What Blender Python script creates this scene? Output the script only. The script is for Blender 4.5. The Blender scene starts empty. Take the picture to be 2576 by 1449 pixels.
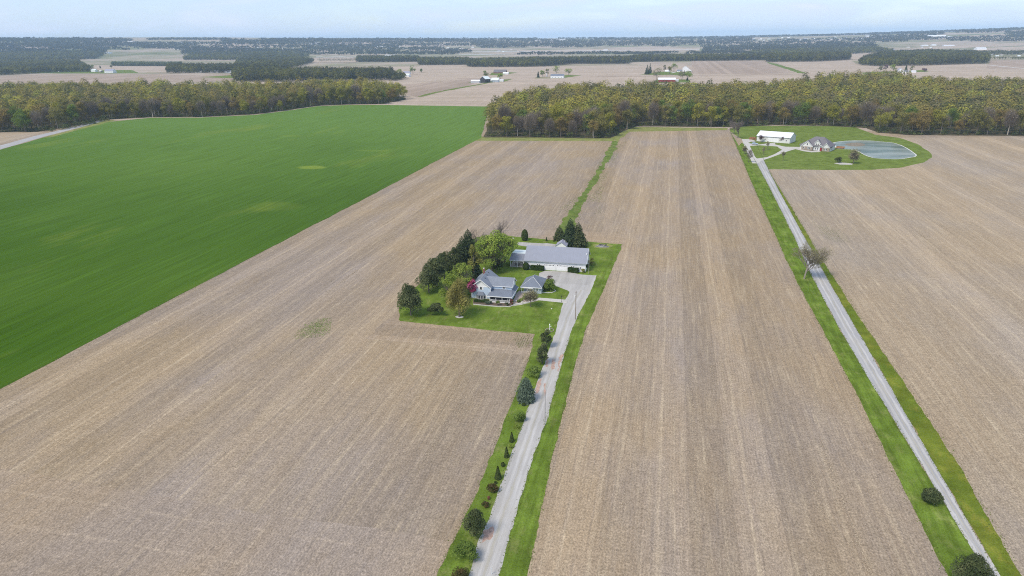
import bpy, bmesh, math, random
import numpy as np
from mathutils import Vector, Matrix
from mathutils.geometry import tessellate_polygon

# ------------------------------------------------------------------ camera, sky, sun, exposure
sc = bpy.context.scene
COL = sc.collection
F, H, ALPHA, ROLL = 1710.0, 92.0, math.radians(12.9), math.radians(0.75)
PITCH = math.atan((724.5 - 97) / F)
fw = np.array([-math.sin(ALPHA)*math.cos(PITCH), math.cos(ALPHA)*math.cos(PITCH), -math.sin(PITCH)])
r0 = np.array([math.cos(ALPHA), math.sin(ALPHA), 0.0]); u0 = np.cross(r0, fw)
RT = r0*math.cos(ROLL) - u0*math.sin(ROLL); UP = u0*math.cos(ROLL) + r0*math.sin(ROLL)
cam = bpy.data.cameras.new('camera'); cam_o = bpy.data.objects.new('camera', cam); COL.objects.link(cam_o)
cam.sensor_width = 36.0; cam.lens = 36.0*F/2576.0; cam.clip_start = 1.0; cam.clip_end = 90000.0
cam_o.matrix_world = Matrix(((RT[0], UP[0], -fw[0], 0), (RT[1], UP[1], -fw[1], 0), (RT[2], UP[2], -fw[2], H), (0, 0, 0, 1)))
sc.camera = cam_o

SUN_EL, SUN_AZ = math.radians(52), math.radians(215)      # azimuth clockwise from +Y: high, behind the camera to the left
world = bpy.data.worlds.new('World'); sc.world = world; world.use_nodes = True
wn = world.node_tree.nodes; wl = world.node_tree.links; wn.clear()
sky = wn.new('ShaderNodeTexSky'); sky.sky_type = 'NISHITA'; sky.sun_disc = False
sky.sun_elevation = SUN_EL; sky.sun_rotation = SUN_AZ; sky.air_density = 1.0; sky.dust_density = 0.4; sky.ozone_density = 3.0; sky.altitude = 200
tc = wn.new('ShaderNodeTexCoord')
mp = wn.new('ShaderNodeMapping'); mp.inputs['Scale'].default_value = (1.6, 1.6, 9.0); wl.new(tc.outputs['Generated'], mp.inputs[0])
cl = wn.new('ShaderNodeTexNoise'); cl.inputs['Scale'].default_value = 3.2; cl.inputs['Detail'].default_value = 7; cl.inputs['Roughness'].default_value = .55
cl.inputs['Distortion'].default_value = .6
wl.new(mp.outputs[0], cl.inputs['Vector'])
cr = wn.new('ShaderNodeValToRGB'); cr.color_ramp.elements[0].position = .38; cr.color_ramp.elements[1].position = .72
cr.color_ramp.elements[0].color = (.42, .42, .42, 1); cr.color_ramp.elements[1].color = (1, 1, 1, 1)
wl.new(cl.outputs['Fac'], cr.inputs[0])
mxs = wn.new('ShaderNodeMix'); mxs.data_type = 'RGBA'
wl.new(cr.outputs[0], mxs.inputs[0]); wl.new(sky.outputs[0], mxs.inputs[6]); mxs.inputs[7].default_value = (3.9, 4.9, 6.8, 1)
cr2 = wn.new('ShaderNodeValToRGB'); cr2.color_ramp.elements[0].position = .50; cr2.color_ramp.elements[1].position = .72
cr2.color_ramp.elements[0].color = (0, 0, 0, 1); cr2.color_ramp.elements[1].color = (.85, .85, .85, 1); wl.new(cl.outputs['Fac'], cr2.inputs[0])
mx2 = wn.new('ShaderNodeMix'); mx2.data_type = 'RGBA'; wl.new(cr2.outputs[0], mx2.inputs[0]); wl.new(mxs.outputs[2], mx2.inputs[6]); mx2.inputs[7].default_value = (5.6, 5.9, 6.5, 1)
bg = wn.new('ShaderNodeBackground'); bg.inputs['Strength'].default_value = 0.13
wl.new(mx2.outputs[2], bg.inputs['Color'])
wo = wn.new('ShaderNodeOutputWorld'); wl.new(bg.outputs[0], wo.inputs['Surface'])

sun = bpy.data.lights.new('sun', 'SUN'); sun.energy = 2.75; sun.angle = math.radians(20); sun.color = (1, .91, .79)
sun_o = bpy.data.objects.new('sun', sun); COL.objects.link(sun_o)
sd = Vector((math.sin(SUN_AZ)*math.cos(SUN_EL), math.cos(SUN_AZ)*math.cos(SUN_EL), math.sin(SUN_EL)))
sun_o.rotation_euler = sd.to_track_quat('Z', 'Y').to_euler()
sc.view_settings.view_transform = 'Standard'; sc.view_settings.look = 'None'; sc.view_settings.gamma = 1
sc.view_settings.exposure = 0.37; sc.view_settings.use_curve_mapping = False
sc.render.engine = 'CYCLES'; sc.cycles.use_denoising = False; sc.cycles.max_bounces = 5; sc.cycles.transparent_max_bounces = 8
sc.cycles.volume_bounces = 2; sc.cycles.pixel_filter_type = 'BLACKMAN_HARRIS'; sc.cycles.filter_width = 1.05

# ------------------------------------------------------------------ terrain: flat plain that rises to a low far ridge
_az = np.array([-60, -48, -37, -27, -14, -5, 2, 12, 24, 40]) * 1.0
_dz = np.array([17, 16, 14, 9, 3, -1, -2, 0, 8, 14]) * 1.0
def ridge_h(azd): return H + 9000.0*np.interp(azd, _az, _dz)/F - 14
def terr(x, y):
    r = math.hypot(x, y); t = min(1, max(0, (r-3800)/5200)); t = t*t*(3-2*t)
    return 0.0 if t == 0 else t*float(ridge_h(math.degrees(math.atan2(x, y))))
def P(x, y, z=0.0):
    """where the sight line through (x, y) of the 2576-wide photograph meets height z (or the far terrain)"""
    d = fw + RT*(x-1288)/F - UP*(y-724.5)/F
    if d[2] < -1e-6:
        t = (z-H)/d[2]
        if t*math.hypot(d[0], d[1]) < 3800: return np.array([d[0]*t, d[1]*t, z])
    k = math.hypot(d[0], d[1]); last = None
    for r in np.arange(3800, 9001, 50.0):
        X, Y = d[0]/k*r, d[1]/k*r; zz = H + d[2]/k*r; g = terr(X, Y)
        if zz <= g: return np.array([X, Y, g])
    return np.array([X, Y, g])
def crop(X0, Y0, s): return lambda x, y, z=0.0: P((X0+x/s)/1.19255, (Y0+y/s)/1.19255, z)
cA = crop(1150, 640, 3.22); cH1 = crop(1390, 790, 8.587); cH2 = crop(1500, 690, 8.587); cH3 = crop(2200, 370, 8.05)
cH4 = crop(2480, 400, 7.576); cH5 = crop(1900, 180, 12.88); cH6 = crop(1380, 190, 6.779); cH7 = crop(2300, 640, 5.573)
cS8 = crop(1300, 980, 1.9367); cC = crop(2150, 350, 3.68); cH8 = crop(2700, 1400, 4.417); cLL = crop(0, 100, 6.44); cRR = crop(2672, 80, 6.44)
cL4 = crop(0, 80, 3.22); cM5 = crop(700, 80, 3.22); cR6 = crop(1450, 80, 3.22); cR7 = crop(2200, 60, 2.954); cD6 = crop(1400, 370, 2.862)

# ------------------------------------------------------------------ materials
class NT:
    def __init__(s, name, rough=.9, spec=.2):
        s.m = bpy.data.materials.new(name); s.m.use_nodes = True; s.n = s.m.node_tree.nodes; s.l = s.m.node_tree.links
        s.b = s.n['Principled BSDF']; s.b.inputs['Roughness'].default_value = rough; s.b.inputs['Specular IOR Level'].default_value = spec
        s._obj = None
    def pos(s):
        if s._obj is None: s._obj = s.n.new('ShaderNodeNewGeometry').outputs['Position']
        return s._obj
    def mapped(s, scale=(1, 1, 1), rot=0.0):
        m = s.n.new('ShaderNodeMapping'); m.inputs['Scale'].default_value = scale; m.inputs['Rotation'].default_value = (0, 0, rot)
        m.vector_type = 'POINT'; s.l.new(s.pos(), m.inputs[0]); return m.outputs[0]
    def noise(s, sc_, detail=4, rough=.5, scale=(1, 1, 1), rot=0.0, dist=0.0):
        n = s.n.new('ShaderNodeTexNoise'); n.inputs['Scale'].default_value = sc_; n.inputs['Detail'].default_value = detail
        n.inputs['Roughness'].default_value = rough; n.inputs['Distortion'].default_value = dist
        s.l.new(s.mapped(scale, rot), n.inputs['Vector']); return n.outputs['Fac']
    def ramp(s, f, stops):
        r = s.n.new('ShaderNodeValToRGB'); e = r.color_ramp.elements
        while len(e) < len(stops): e.new(.5)
        for k, (p, c) in enumerate(stops):
            e[k].position = p; e[k].color = (c, c, c, 1) if isinstance(c, (int, float)) else (*c, 1)
        s.l.new(f, r.inputs[0]); return r.outputs[0]
    def math(s, op, a, b=None, c=None):
        m = s.n.new('ShaderNodeMath'); m.operation = op
        for i, v in enumerate((a, b, c)):
            if v is None: continue
            if isinstance(v, (int, float)): m.inputs[i].default_value = v
            else: s.l.new(v, m.inputs[i])
        return m.outputs[0]
    def mix(s, f, a, b, kind='MIX'):
        m = s.n.new('ShaderNodeMix'); m.data_type = 'RGBA'; m.blend_type = kind
        for i, v in ((0, f), (6, a), (7, b)):
            if isinstance(v, tuple): m.inputs[i].default_value = (*v, 1)
            elif isinstance(v, (int, float)): m.inputs[i].default_value = v if i == 0 else (v, v, v, 1)
            else: s.l.new(v, m.inputs[i])
        return m.outputs[2]
    def xyz(s, vec=None):
        q = s.n.new('ShaderNodeSeparateXYZ'); s.l.new(vec or s.pos(), q.inputs[0]); return q.outputs
    def attr(s, name):
        a = s.n.new('ShaderNodeAttribute'); a.attribute_name = name; return a
    def out(s, col, bump=None, bs=.3, bd=.1):
        if isinstance(col, tuple): s.b.inputs['Base Color'].default_value = (*col, 1)
        else: s.l.new(col, s.b.inputs['Base Color'])
        if bump is not None:
            b = s.n.new('ShaderNodeBump'); b.inputs['Strength'].default_value = bs; b.inputs['Distance'].default_value = bd
            s.l.new(bump, b.inputs['Height']); s.l.new(b.outputs[0], s.b.inputs['Normal'])
        return s.m

def m_stubble(name, c0, c1, straw, rot=0.0, rows=1.0, passw=9.14, seed=0.0, green=0.0):
    t = NT(name, .95, 0)
    V = t.mapped((1, 1, 1), rot); X, Y, Z = t.xyz(V)[:3]
    def nz(s_, d, r=.5, scale=(1, 1, 1), dist=0):
        return t.noise(s_, d, r, scale, rot, dist)
    big = t.noise(.016, 5, .6, (1, .45, 1), 0.0); col = t.mix(t.ramp(big, [(.42, 0.0), (.60, 1.0)]), c0, c1)
    mid = nz(.09, 4, .6, (1, .18, 1)); col = t.mix(t.ramp(mid, [(.3, .0), (.75, .5)]), col, tuple(v*.80 for v in c0))
    pk = t.math('FLOOR', t.math('DIVIDE', X, passw)); wn_ = t.n.new('ShaderNodeTexWhiteNoise'); wn_.noise_dimensions = '1D'
    t.l.new(t.math('ADD', pk, seed), wn_.inputs['W'])
    col = t.mix(1.0, col, t.ramp(wn_.outputs['Value'], [(0, .86), (1, 1.08)]), 'MULTIPLY')
    # rows of cut stalks
    jit = t.math('MULTIPLY', nz(.35, 2, .5, (1, .3, 1)), .9)
    w = t.math('SINE', t.math('MULTIPLY', t.math('ADD', X, jit), 2*math.pi/.76))
    w = t.math('MULTIPLY_ADD', w, .5, .5)
    rowmask = t.math('MULTIPLY', t.ramp(nz(.03, 3), [(.35, .35), (.65, 1.0)]), .26*rows)
    rm = t.math('MULTIPLY', w, rowmask)
    col = t.mix(rm, col, tuple(v*.52 for v in c0))
    # streaky residue along the rows
    st = nz(.9, 5, .65, (1, .05, 1)); col = t.mix(t.ramp(st, [(.45, 0.0), (.60, .22), (.74, .75)]), col, straw)
    st2 = nz(.9, 5, .62, (1.3, .035, 1), .2); col = t.mix(t.ramp(st2, [(.3, .42), (.48, 0.0)]), col, tuple(v*.62 for v in c1))
    # pale lines the combine left between its passes
    fr = t.math('ABSOLUTE', t.math('SUBTRACT', t.math('FRACT', t.math('DIVIDE', t.math('MULTIPLY_ADD', nz(.04, 3, .6, (1, .5, 1)), 3.0, X), passw)), .5))
    ln = t.math('MULTIPLY', t.ramp(fr, [(0, 1.0), (.03, .55), (.06, 0.0)]), t.ramp(wn_.outputs['Value'], [(.1, .25), (.8, 1.0)]))
    gate = t.ramp(nz(.05, 5, .7, (2.2, .35, 1)), [(.30, .15), (.62, 1.0)])
    brk = t.ramp(nz(.9, 5, .75, (1, .4, 1)), [(.34, .12), (.64, 1.0)])
    col = t.mix(t.math('MULTIPLY', t.math('MULTIPLY', ln, gate), t.math('MULTIPLY', brk, .75)), col, tuple(min(1, v*1.15) for v in straw))
    # speckle of stalks and clods
    sp = nz(2.6, 6, .78, (1, .7, 1)); col = t.mix(1.0, col, t.ramp(sp, [(.28, .40), (.5, .98), (.72, 1.62)]), 'MULTIPLY')
    sp3 = nz(5.5, 4, .8); col = t.mix(1.0, col, t.ramp(sp3, [(.33, .72), (.67, 1.30)]), 'MULTIPLY')
    sp2 = nz(.55, 4, .7); col = t.mix(1.0, col, t.ramp(sp2, [(.3, .84), (.7, 1.14)]), 'MULTIPLY')
    dk = nz(.5, 3, .6); g2 = t.ramp(nz(.02, 3), [(.52, 0.0), (.62, 1.0)])
    col = t.mix(t.math('MULTIPLY', t.ramp(dk, [(.70, 0.0), (.76, .75)]), g2), col, (.10, .085, .05))
    if green: col = t.mix(t.math('MULTIPLY', t.ramp(nz(.045, 4, .65), [(.5, 0.0), (.72, 1.0)]), green), col, (.13, .17, .05))
    return t.out(col, sp, .5, .12)

STRAW = (.46, .37, .25)
M = {}
M['stub_w'] = m_stubble('stubble_west', (.335, .252, .160), (.295, .245, .205), STRAW, 0, .9, seed=3)
M['stub_m'] = m_stubble('stubble_mid', (.345, .258, .165), (.30, .248, .205), STRAW, 0, 1.0, seed=17)
M['stub_e'] = m_stubble('stubble_east', (.38, .292, .195), (.335, .28, .225), (.50, .41, .28), 0, .9, seed=31)
M['stub_head'] = m_stubble('stubble_headland', (.335, .252, .165), (.295, .245, .205), (.40, .32, .23), math.pi/2, .5, seed=5)
M['stub_far'] = m_stubble('stubble_far', (.40, .32, .245), (.44, .355, .28), (.50, .41, .32), math.pi/2, .3, 14, seed=8, green=.15)
M['stub_far2'] = m_stubble('stubble_far_brown', (.33, .255, .195), (.38, .30, .235), (.42, .34, .26), 0, .2, 14, seed=9)
def m_ground():
    t = NT('plain_soil', .95, 0); n = t.noise(.0016, 5, .6); n2 = t.noise(.012, 4, .6, (1, .6, 1))
    c = t.mix(t.ramp(n, [(.42, 0.0), (.62, 1.0)]), (.38, .31, .245), (.17, .18, .09))
    return t.out(t.mix(1.0, c, t.ramp(n2, [(.3, .8), (.7, 1.15)]), 'MULTIPLY'))
M['ground'] = m_ground()
def m_crop():
    t = NT('winter_wheat', .9, 0)
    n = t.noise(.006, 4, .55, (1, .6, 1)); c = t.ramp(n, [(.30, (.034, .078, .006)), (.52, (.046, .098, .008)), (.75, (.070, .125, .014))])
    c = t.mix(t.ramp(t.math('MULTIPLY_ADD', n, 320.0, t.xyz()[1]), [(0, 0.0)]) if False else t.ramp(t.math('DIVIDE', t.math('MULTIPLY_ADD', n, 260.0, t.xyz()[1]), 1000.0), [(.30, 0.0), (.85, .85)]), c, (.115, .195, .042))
    y = t.noise(.018, 5, .65, (1.0, .35, 1)); c = t.mix(t.ramp(y, [(.58, 0.0), (.76, .6)]), c, (.17, .21, .035))
    s = t.noise(.5, 4, .6, (1, .03, 1)); c = t.mix(1.0, c, t.ramp(s, [(.3, .84), (.7, 1.17)]), 'MULTIPLY')
    s2 = t.noise(1.7, 3, .6, (1, .02, 1)); c = t.mix(1.0, c, t.ramp(s2, [(.3, .86), (.7, 1.14)]), 'MULTIPLY')
    X_, Y_ = t.xyz()[:2]
    for q, rx, ry, am in ((P(785, 421), 13, 9, .75), (P(935, 379), 18, 6, .22), (P(730, 342), 16, 9, .2), (P(690, 520), 20, 14, .15)):   # thin, yellowed places
        dx = t.math('DIVIDE', t.math('SUBTRACT', X_, float(q[0])), rx); dy = t.math('DIVIDE', t.math('SUBTRACT', Y_, float(q[1])), ry)
        r_ = t.math('ADD', t.math('POWER', dx, 2.0), t.math('POWER', dy, 2.0)); r_ = t.math('ADD', r_, t.math('MULTIPLY_ADD', t.noise(.12, 4, .6), 1.2, -.6))
        c = t.mix(t.ramp(r_, [(.35, am), (1.0, 0.0)]), c, (.19, .25, .04))
    X = t.xyz()[0]; w = t.math('ABSOLUTE', t.math('SUBTRACT', t.math('FRACT', t.math('DIVIDE', X, 18.3)), .5))
    c = t.mix(t.ramp(w, [(0, .35), (.018, .2), (.03, 0.0)]), c, (.05, .10, .015))
    f = t.noise(3.0, 5, .75); c = t.mix(1.0, c, t.ramp(f, [(.3, .72), (.7, 1.28)]), 'MULTIPLY')
    return t.out(c, f, .5, .15)
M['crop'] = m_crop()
def m_grass(name, a, b, dry, dryamt, seed=0.0, stripes=0.0):
    t = NT(name, .9, 0)
    n = t.noise(.05, 4, .6); c = t.mix(t.ramp(n, [(.3, 0.0), (.7, 1.0)]), a, b)
    d = t.noise(.28, 6, .7, (1, .6, 1)); c = t.mix(t.ramp(d, [(.52, 0.0), (.78, dryamt)]), c, dry)
    dk = t.noise(.16, 5, .65); c = t.mix(1.0, c, t.ramp(dk, [(.3, .68), (.65, 1.15)]), 'MULTIPLY')
    if stripes:
        s = t.noise(.7, 3, .6, (1, .08, 1)); c = t.mix(1.0, c, t.ramp(s, [(.35, 1-stripes), (.65, 1+stripes)]), 'MULTIPLY')
    f = t.noise(2.5, 6, .75); c = t.mix(1.0, c, t.ramp(f, [(.3, .68), (.7, 1.32)]), 'MULTIPLY')
    return t.out(c, f, .6, .12)
M['lawn'] = m_grass('lawn', (.098, .150, .020), (.145, .205, .032), (.29, .28, .11), .75, stripes=.10)
M['verge'] = m_grass('verge_grass', (.10, .152, .020), (.132, .190, .028), (.27, .26, .10), .7, stripes=.22)
M['estate'] = m_grass('estate_lawn', (.12, .165, .03), (.155, .20, .045), (.24, .24, .08), .4)
M['ditch'] = m_grass('ditch_grass', (.10, .15, .03), (.15, .19, .045), (.30, .27, .13), .7)
M['rough'] = m_grass('rough_grass', (.17, .20, .05), (.24, .24, .08), (.36, .30, .16), .7)
M['dandelion'] = m_grass('yellow_verge', (.10, .15, .018), (.16, .18, .025), (.36, .29, .06), .6)
def m_gravel(name, base, tracks=True, grassy=0.0):
    t = NT(name, .95, 0)
    n = t.noise(.25, 5, .7, (1, .15, 1)); c = t.mix(t.ramp(n, [(.3, 0.0), (.7, 1.0)]), tuple(v*.80 for v in base), tuple(min(.8, v*1.10) for v in base))
    d = t.noise(.10, 5, .7); c = t.mix(t.ramp(d, [(.5, 0.0), (.75, .45)]), c, (.40, .36, .29))
    w = t.noise(.7, 4, .6, (1.2, .03, 1)); c = t.mix(t.ramp(w, [(.5, 0.0), (.7, .6)]), c, tuple(v*.72 for v in base))
    if grassy:
        g = t.noise(.35, 5, .7); c = t.mix(t.ramp(g, [(.58, 0.0), (.72, grassy)]), c, (.22, .24, .10))
    f = t.noise(6, 5, .8); c = t.mix(1.0, c, t.ramp(f, [(.3, .80), (.7, 1.18)]), 'MULTIPLY')
    return t.out(c, f, .5, .06)
M['gravel'] = m_gravel('pale_gravel', (.43, .41, .38), grassy=.12)
M['gravel2'] = m_gravel('grey_gravel', (.38, .37, .36))
M['yardgravel'] = m_gravel('yard_gravel', (.40, .38, .35), grassy=.35)
def m_plain(name, col, var=.12, sc_=1.2, rough=.7, spec=.3, detail=4, stretch=(1, 1, 1), bump=0):
    t = NT(name, rough, spec); n = t.noise(sc_, detail, .6, stretch)
    c = t.mix(1.0, col, t.ramp(n, [(.3, 1-var), (.7, 1+var)]), 'MULTIPLY')
    return t.out(c, n if bump else None, bump, .03)
M['ruts'] = m_gravel('packed_ruts', (.475, .455, .425)); M['crown'] = m_gravel('worn_crown', (.40, .375, .32), grassy=.3); M['redgravel'] = m_plain('red_brick_rubble', (.40, .27, .21), .3, 1.5, .95)
M['straw'] = m_plain('straw', (.60, .50, .37), .2, 2)
M['concrete'] = m_plain('concrete', (.46, .43, .38), .1, .9, .9)
M['asphalt'] = m_plain('far_road', (.34, .34, .34), .1, .1, .9)
M['brown_bed'] = m_plain('mulch_bed', (.12, .09, .065), .3, 2.5, .95)
M['pink_paver'] = m_plain('paver_walk', (.42, .33, .28), .2, 1.5, .9)
def m_siding(name, col, board=.13):
    t = NT(name, .55, .35); Z = t.xyz()[2]
    w = t.math('FRACT', t.math('DIVIDE', Z, board)); n = t.noise(.8, 3)
    c = t.mix(1.0, col, t.ramp(n, [(.3, .95), (.7, 1.04)]), 'MULTIPLY')
    return t.out(c, w, .35, .02)
M['blue'] = m_siding('blue_siding', (.50, .60, .72)); M['white'] = m_siding('white_siding', (.80, .80, .80))
M['bluegrey'] = m_siding('grey_blue_siding', (.40, .45, .50)); M['whitetrim'] = m_plain('white_trim', (.80, .80, .79), .04, 1)
M['whitewall'] = m_plain('white_board', (.76, .76, .75), .06, .6, .6)
M['estwall'] = m_siding('cream_siding', (.66, .66, .63))
def m_shingle(name, col, var=.18):
    t = NT(name, .9, .15)
    n = t.noise(3.5, 3, .7, (1, 1, 2.5)); c = t.mix(1.0, col, t.ramp(n, [(.3, 1-var), (.7, 1+var)]), 'MULTIPLY')
    b = t.noise(.35, 4, .6); c = t.mix(1.0, c, t.ramp(b, [(.3, .9), (.7, 1.08)]), 'MULTIPLY')
    Z = t.xyz()[2]; w = t.math('FRACT', t.math('DIVIDE', Z, .11)); return t.out(c, w, .3, .015)
M['shingle'] = m_shingle('blue_grey_shingle', (.205, .225, .26)); M['shingle2'] = m_shingle('dark_shingle', (.17, .19, .225))
M['shingle3'] = m_shingle('brown_grey_shingle', (.165, .155, .165)); M['shingle4'] = m_shingle('lilac_grey_shingle', (.30, .30, .36), .1)
def m_metal(name, col, rib=.45, axis=0):
    t = NT(name, .45, .4); X = t.xyz()[axis]; w = t.math('ABSOLUTE', t.math('SUBTRACT', t.math('FRACT', t.math('DIVIDE', X, rib)), .5))
    n = t.noise(.5, 4, .6); c = t.mix(1.0, col, t.ramp(n, [(.3, .95), (.7, 1.04)]), 'MULTIPLY')
    c = t.mix(t.ramp(w, [(0, .16), (.06, 0.0)]), c, tuple(v*.6 for v in col)); return t.out(c, w, .3, .03)
M['whiteroof'] = m_metal('white_metal_roof', (.72, .73, .74)); M['greyroof'] = m_metal('grey_metal_roof', (.25, .262, .305), .9)
M['whiteroof2'] = m_metal('pale_metal_roof', (.66, .72, .70), .9)
M['glass'] = m_plain('dark_glass', (.03, .035, .045), .1, 1, .12, .6); M['screen'] = m_plain('dark_screen', (.02, .022, .03), .3, 3, .6)
M['brick'] = m_plain('red_brick', (.26, .12, .10), .3, 3, .9); M['stone'] = m_plain('tan_stone', (.30, .25, .20), .35, 2.2, .9)
M['redgravel'].node_tree.nodes; M['red'] = m_plain('red_door', (.28, .03, .03), .1, 1, .4); M['barnred'] = m_siding('barn_red', (.26, .045, .045), .3)
M['darkwood'] = m_plain('weathered_black_wood', (.05, .05, .055), .4, 1.5, .9, stretch=(4, 4, .3))
M['wood'] = m_plain('weathered_pole', (.27, .22, .18), .25, 2, .9, stretch=(3, 3, .4)); M['polegrey'] = m_plain('grey_pole', (.36, .34, .31), .15, 2, .9)
M['metal'] = m_plain('galvanised_metal', (.45, .46, .47), .1, 2, .4, .5); M['black'] = m_plain('black_metal', (.03, .03, .03), .1, 2, .5)
M['orange'] = m_plain('orange_timber', (.30, .15, .07), .3, 2, .8); M['tyre'] = m_plain('tyre_rubber', (.02, .02, .02), .1, 3, .9)
M['carpaint'] = m_plain('pale_blue_paint', (.42, .52, .62), .03, 1, .25, .6)
M['rock'] = m_plain('pale_rock', (.55, .53, .48), .2, 2.5, .9); M['ash'] = m_plain('ash_heap', (.20, .19, .19), .5, 1.2, .95)
M['wire'] = M['black']
def m_water():
    t = NT('pond_water', .25, .22); n = t.noise(.045, 4, .6, (.35, 1, 1)); c = t.ramp(n, [(.40, (.07, .105, .06)), (.60, (.25, .27, .21))])
    b = t.noise(1.4, 4, .6, (.6, 1.6, 1)); return t.out(c, b, .25, .05)
M['water'] = m_water()

def m_leaf(name, cols, rnd=.0, trans=.35):
    """cols: ramp of base colours picked per clump by the attribute 'tint'; objects differ by Object Info random"""
    t = NT(name, .85, 0); a = t.attr('tint').outputs['Fac']
    oi = t.n.new('ShaderNodeObjectInfo').outputs['Random']
    f = t.math('ADD', t.math('MULTIPLY', a, 1-rnd), t.math('MULTIPLY', oi, rnd))
    n = len(cols); c = t.ramp(f, [(i/(n-1), cc) for i, cc in enumerate(cols)])
    t.out(c)
    tr = t.n.new('ShaderNodeBsdfTranslucent'); t.l.new(c, tr.inputs['Color'])
    mx = t.n.new('ShaderNodeMixShader'); mx.inputs[0].default_value = trans
    t.l.new(t.b.outputs[0], mx.inputs[1]); t.l.new(tr.outputs[0], mx.inputs[2])
    t.l.new(mx.outputs[0], t.n['Material Output'].inputs['Surface']); return t.m
LEAF = {
 'yellow-green': m_leaf('leaf_yellow_green', [(.23, .22, .04), (.31, .30, .05), (.39, .37, .065)], .4),
 'olive':        m_leaf('leaf_olive', [(.16, .16, .05), (.24, .22, .065), (.31, .28, .08)], .4),
 'bronze':       m_leaf('leaf_bronze', [(.18, .125, .055), (.27, .205, .07), (.33, .26, .08)], .4),
 'green':        m_leaf('leaf_fresh_green', [(.12, .17, .04), (.17, .23, .05), (.23, .30, .065)], .4),
 'grey':         m_leaf('twig_grey', [(.17, .14, .105), (.22, .18, .135), (.28, .235, .18)], .4, .1),
}
M['wood_mix'] = m_leaf('leaf_woodland', [(.12, .135, .045), (.23, .20, .11), (.20, .20, .055), (.30, .265, .065), (.26, .21, .08), (.42, .37, .07), (.28, .31, .075)], 0)
M['wood_mid'] = m_leaf('leaf_mid_woods', [(.035, .045, .022), (.085, .08, .05), (.085, .095, .03), (.14, .13, .035), (.19, .20, .045)], 0)
M['wood_far'] = m_leaf('leaf_far_woods', [(.03, .038, .022), (.05, .052, .032), (.05, .056, .026), (.085, .09, .035)], 0)
M['litter'] = m_plain('leaf_litter', (.085, .075, .045), .35, .4, 1, 0); M['bark'] = m_plain('bark', (.15, .125, .105), .3, 1.5, .95); M['barkmid'] = m_plain('grey_bark', (.28, .245, .205), .25, 1.5, .95); M['barkpale'] = m_plain('pale_bark', (.42, .38, .32), .25, 1.5, .9)
def leafm(n, *c, **k): M[n] = m_leaf(n, list(c), **k)
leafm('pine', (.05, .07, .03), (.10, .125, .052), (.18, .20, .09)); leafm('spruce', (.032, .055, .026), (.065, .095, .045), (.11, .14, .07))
leafm('bluespruce', (.07, .105, .07), (.135, .18, .125), (.22, .28, .20)); leafm('arbor', (.04, .06, .018), (.07, .10, .03), (.115, .14, .045))
leafm('willow', (.16, .24, .035), (.27, .36, .06), (.40, .48, .10)); leafm('lime', (.15, .21, .035), (.24, .31, .055), (.35, .41, .085))
leafm('budbrown', (.20, .185, .06), (.30, .275, .085), (.40, .37, .12)); leafm('redbud', (.24, .03, .08), (.42, .08, .18), (.55, .16, .30))
leafm('bush', (.09, .14, .03), (.16, .23, .05), (.25, .32, .08)); leafm('boxhedge', (.03, .055, .016), (.05, .085, .024), (.085, .125, .038))
leafm('trackgrass', (.2, .2, .1), (.3, .28, .15)); leafm('redtwig', (.14, .05, .04), (.22, .09, .07), (.30, .14, .10)); leafm('purple', (.13, .08, .08), (.20, .13, .13), (.28, .19, .19))
leafm('sparse', (.23, .21, .12), (.30, .28, .15), (.38, .35, .20)); leafm('weed', (.13, .18, .05), (.20, .25, .07), (.28, .30, .10))
leafm('yellowspr', (.16, .17, .04), (.24, .24, .06), (.30, .28, .08)); leafm('twig', (.16, .13, .11), (.22, .18, .15), (.28, .24, .20), trans=.05)
leafm('weedpatch', (.13, .21, .04), (.20, .30, .06), (.28, .36, .09)); leafm('grasstuft', (.10, .15, .03), (.17, .22, .05), (.26, .28, .09))

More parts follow.
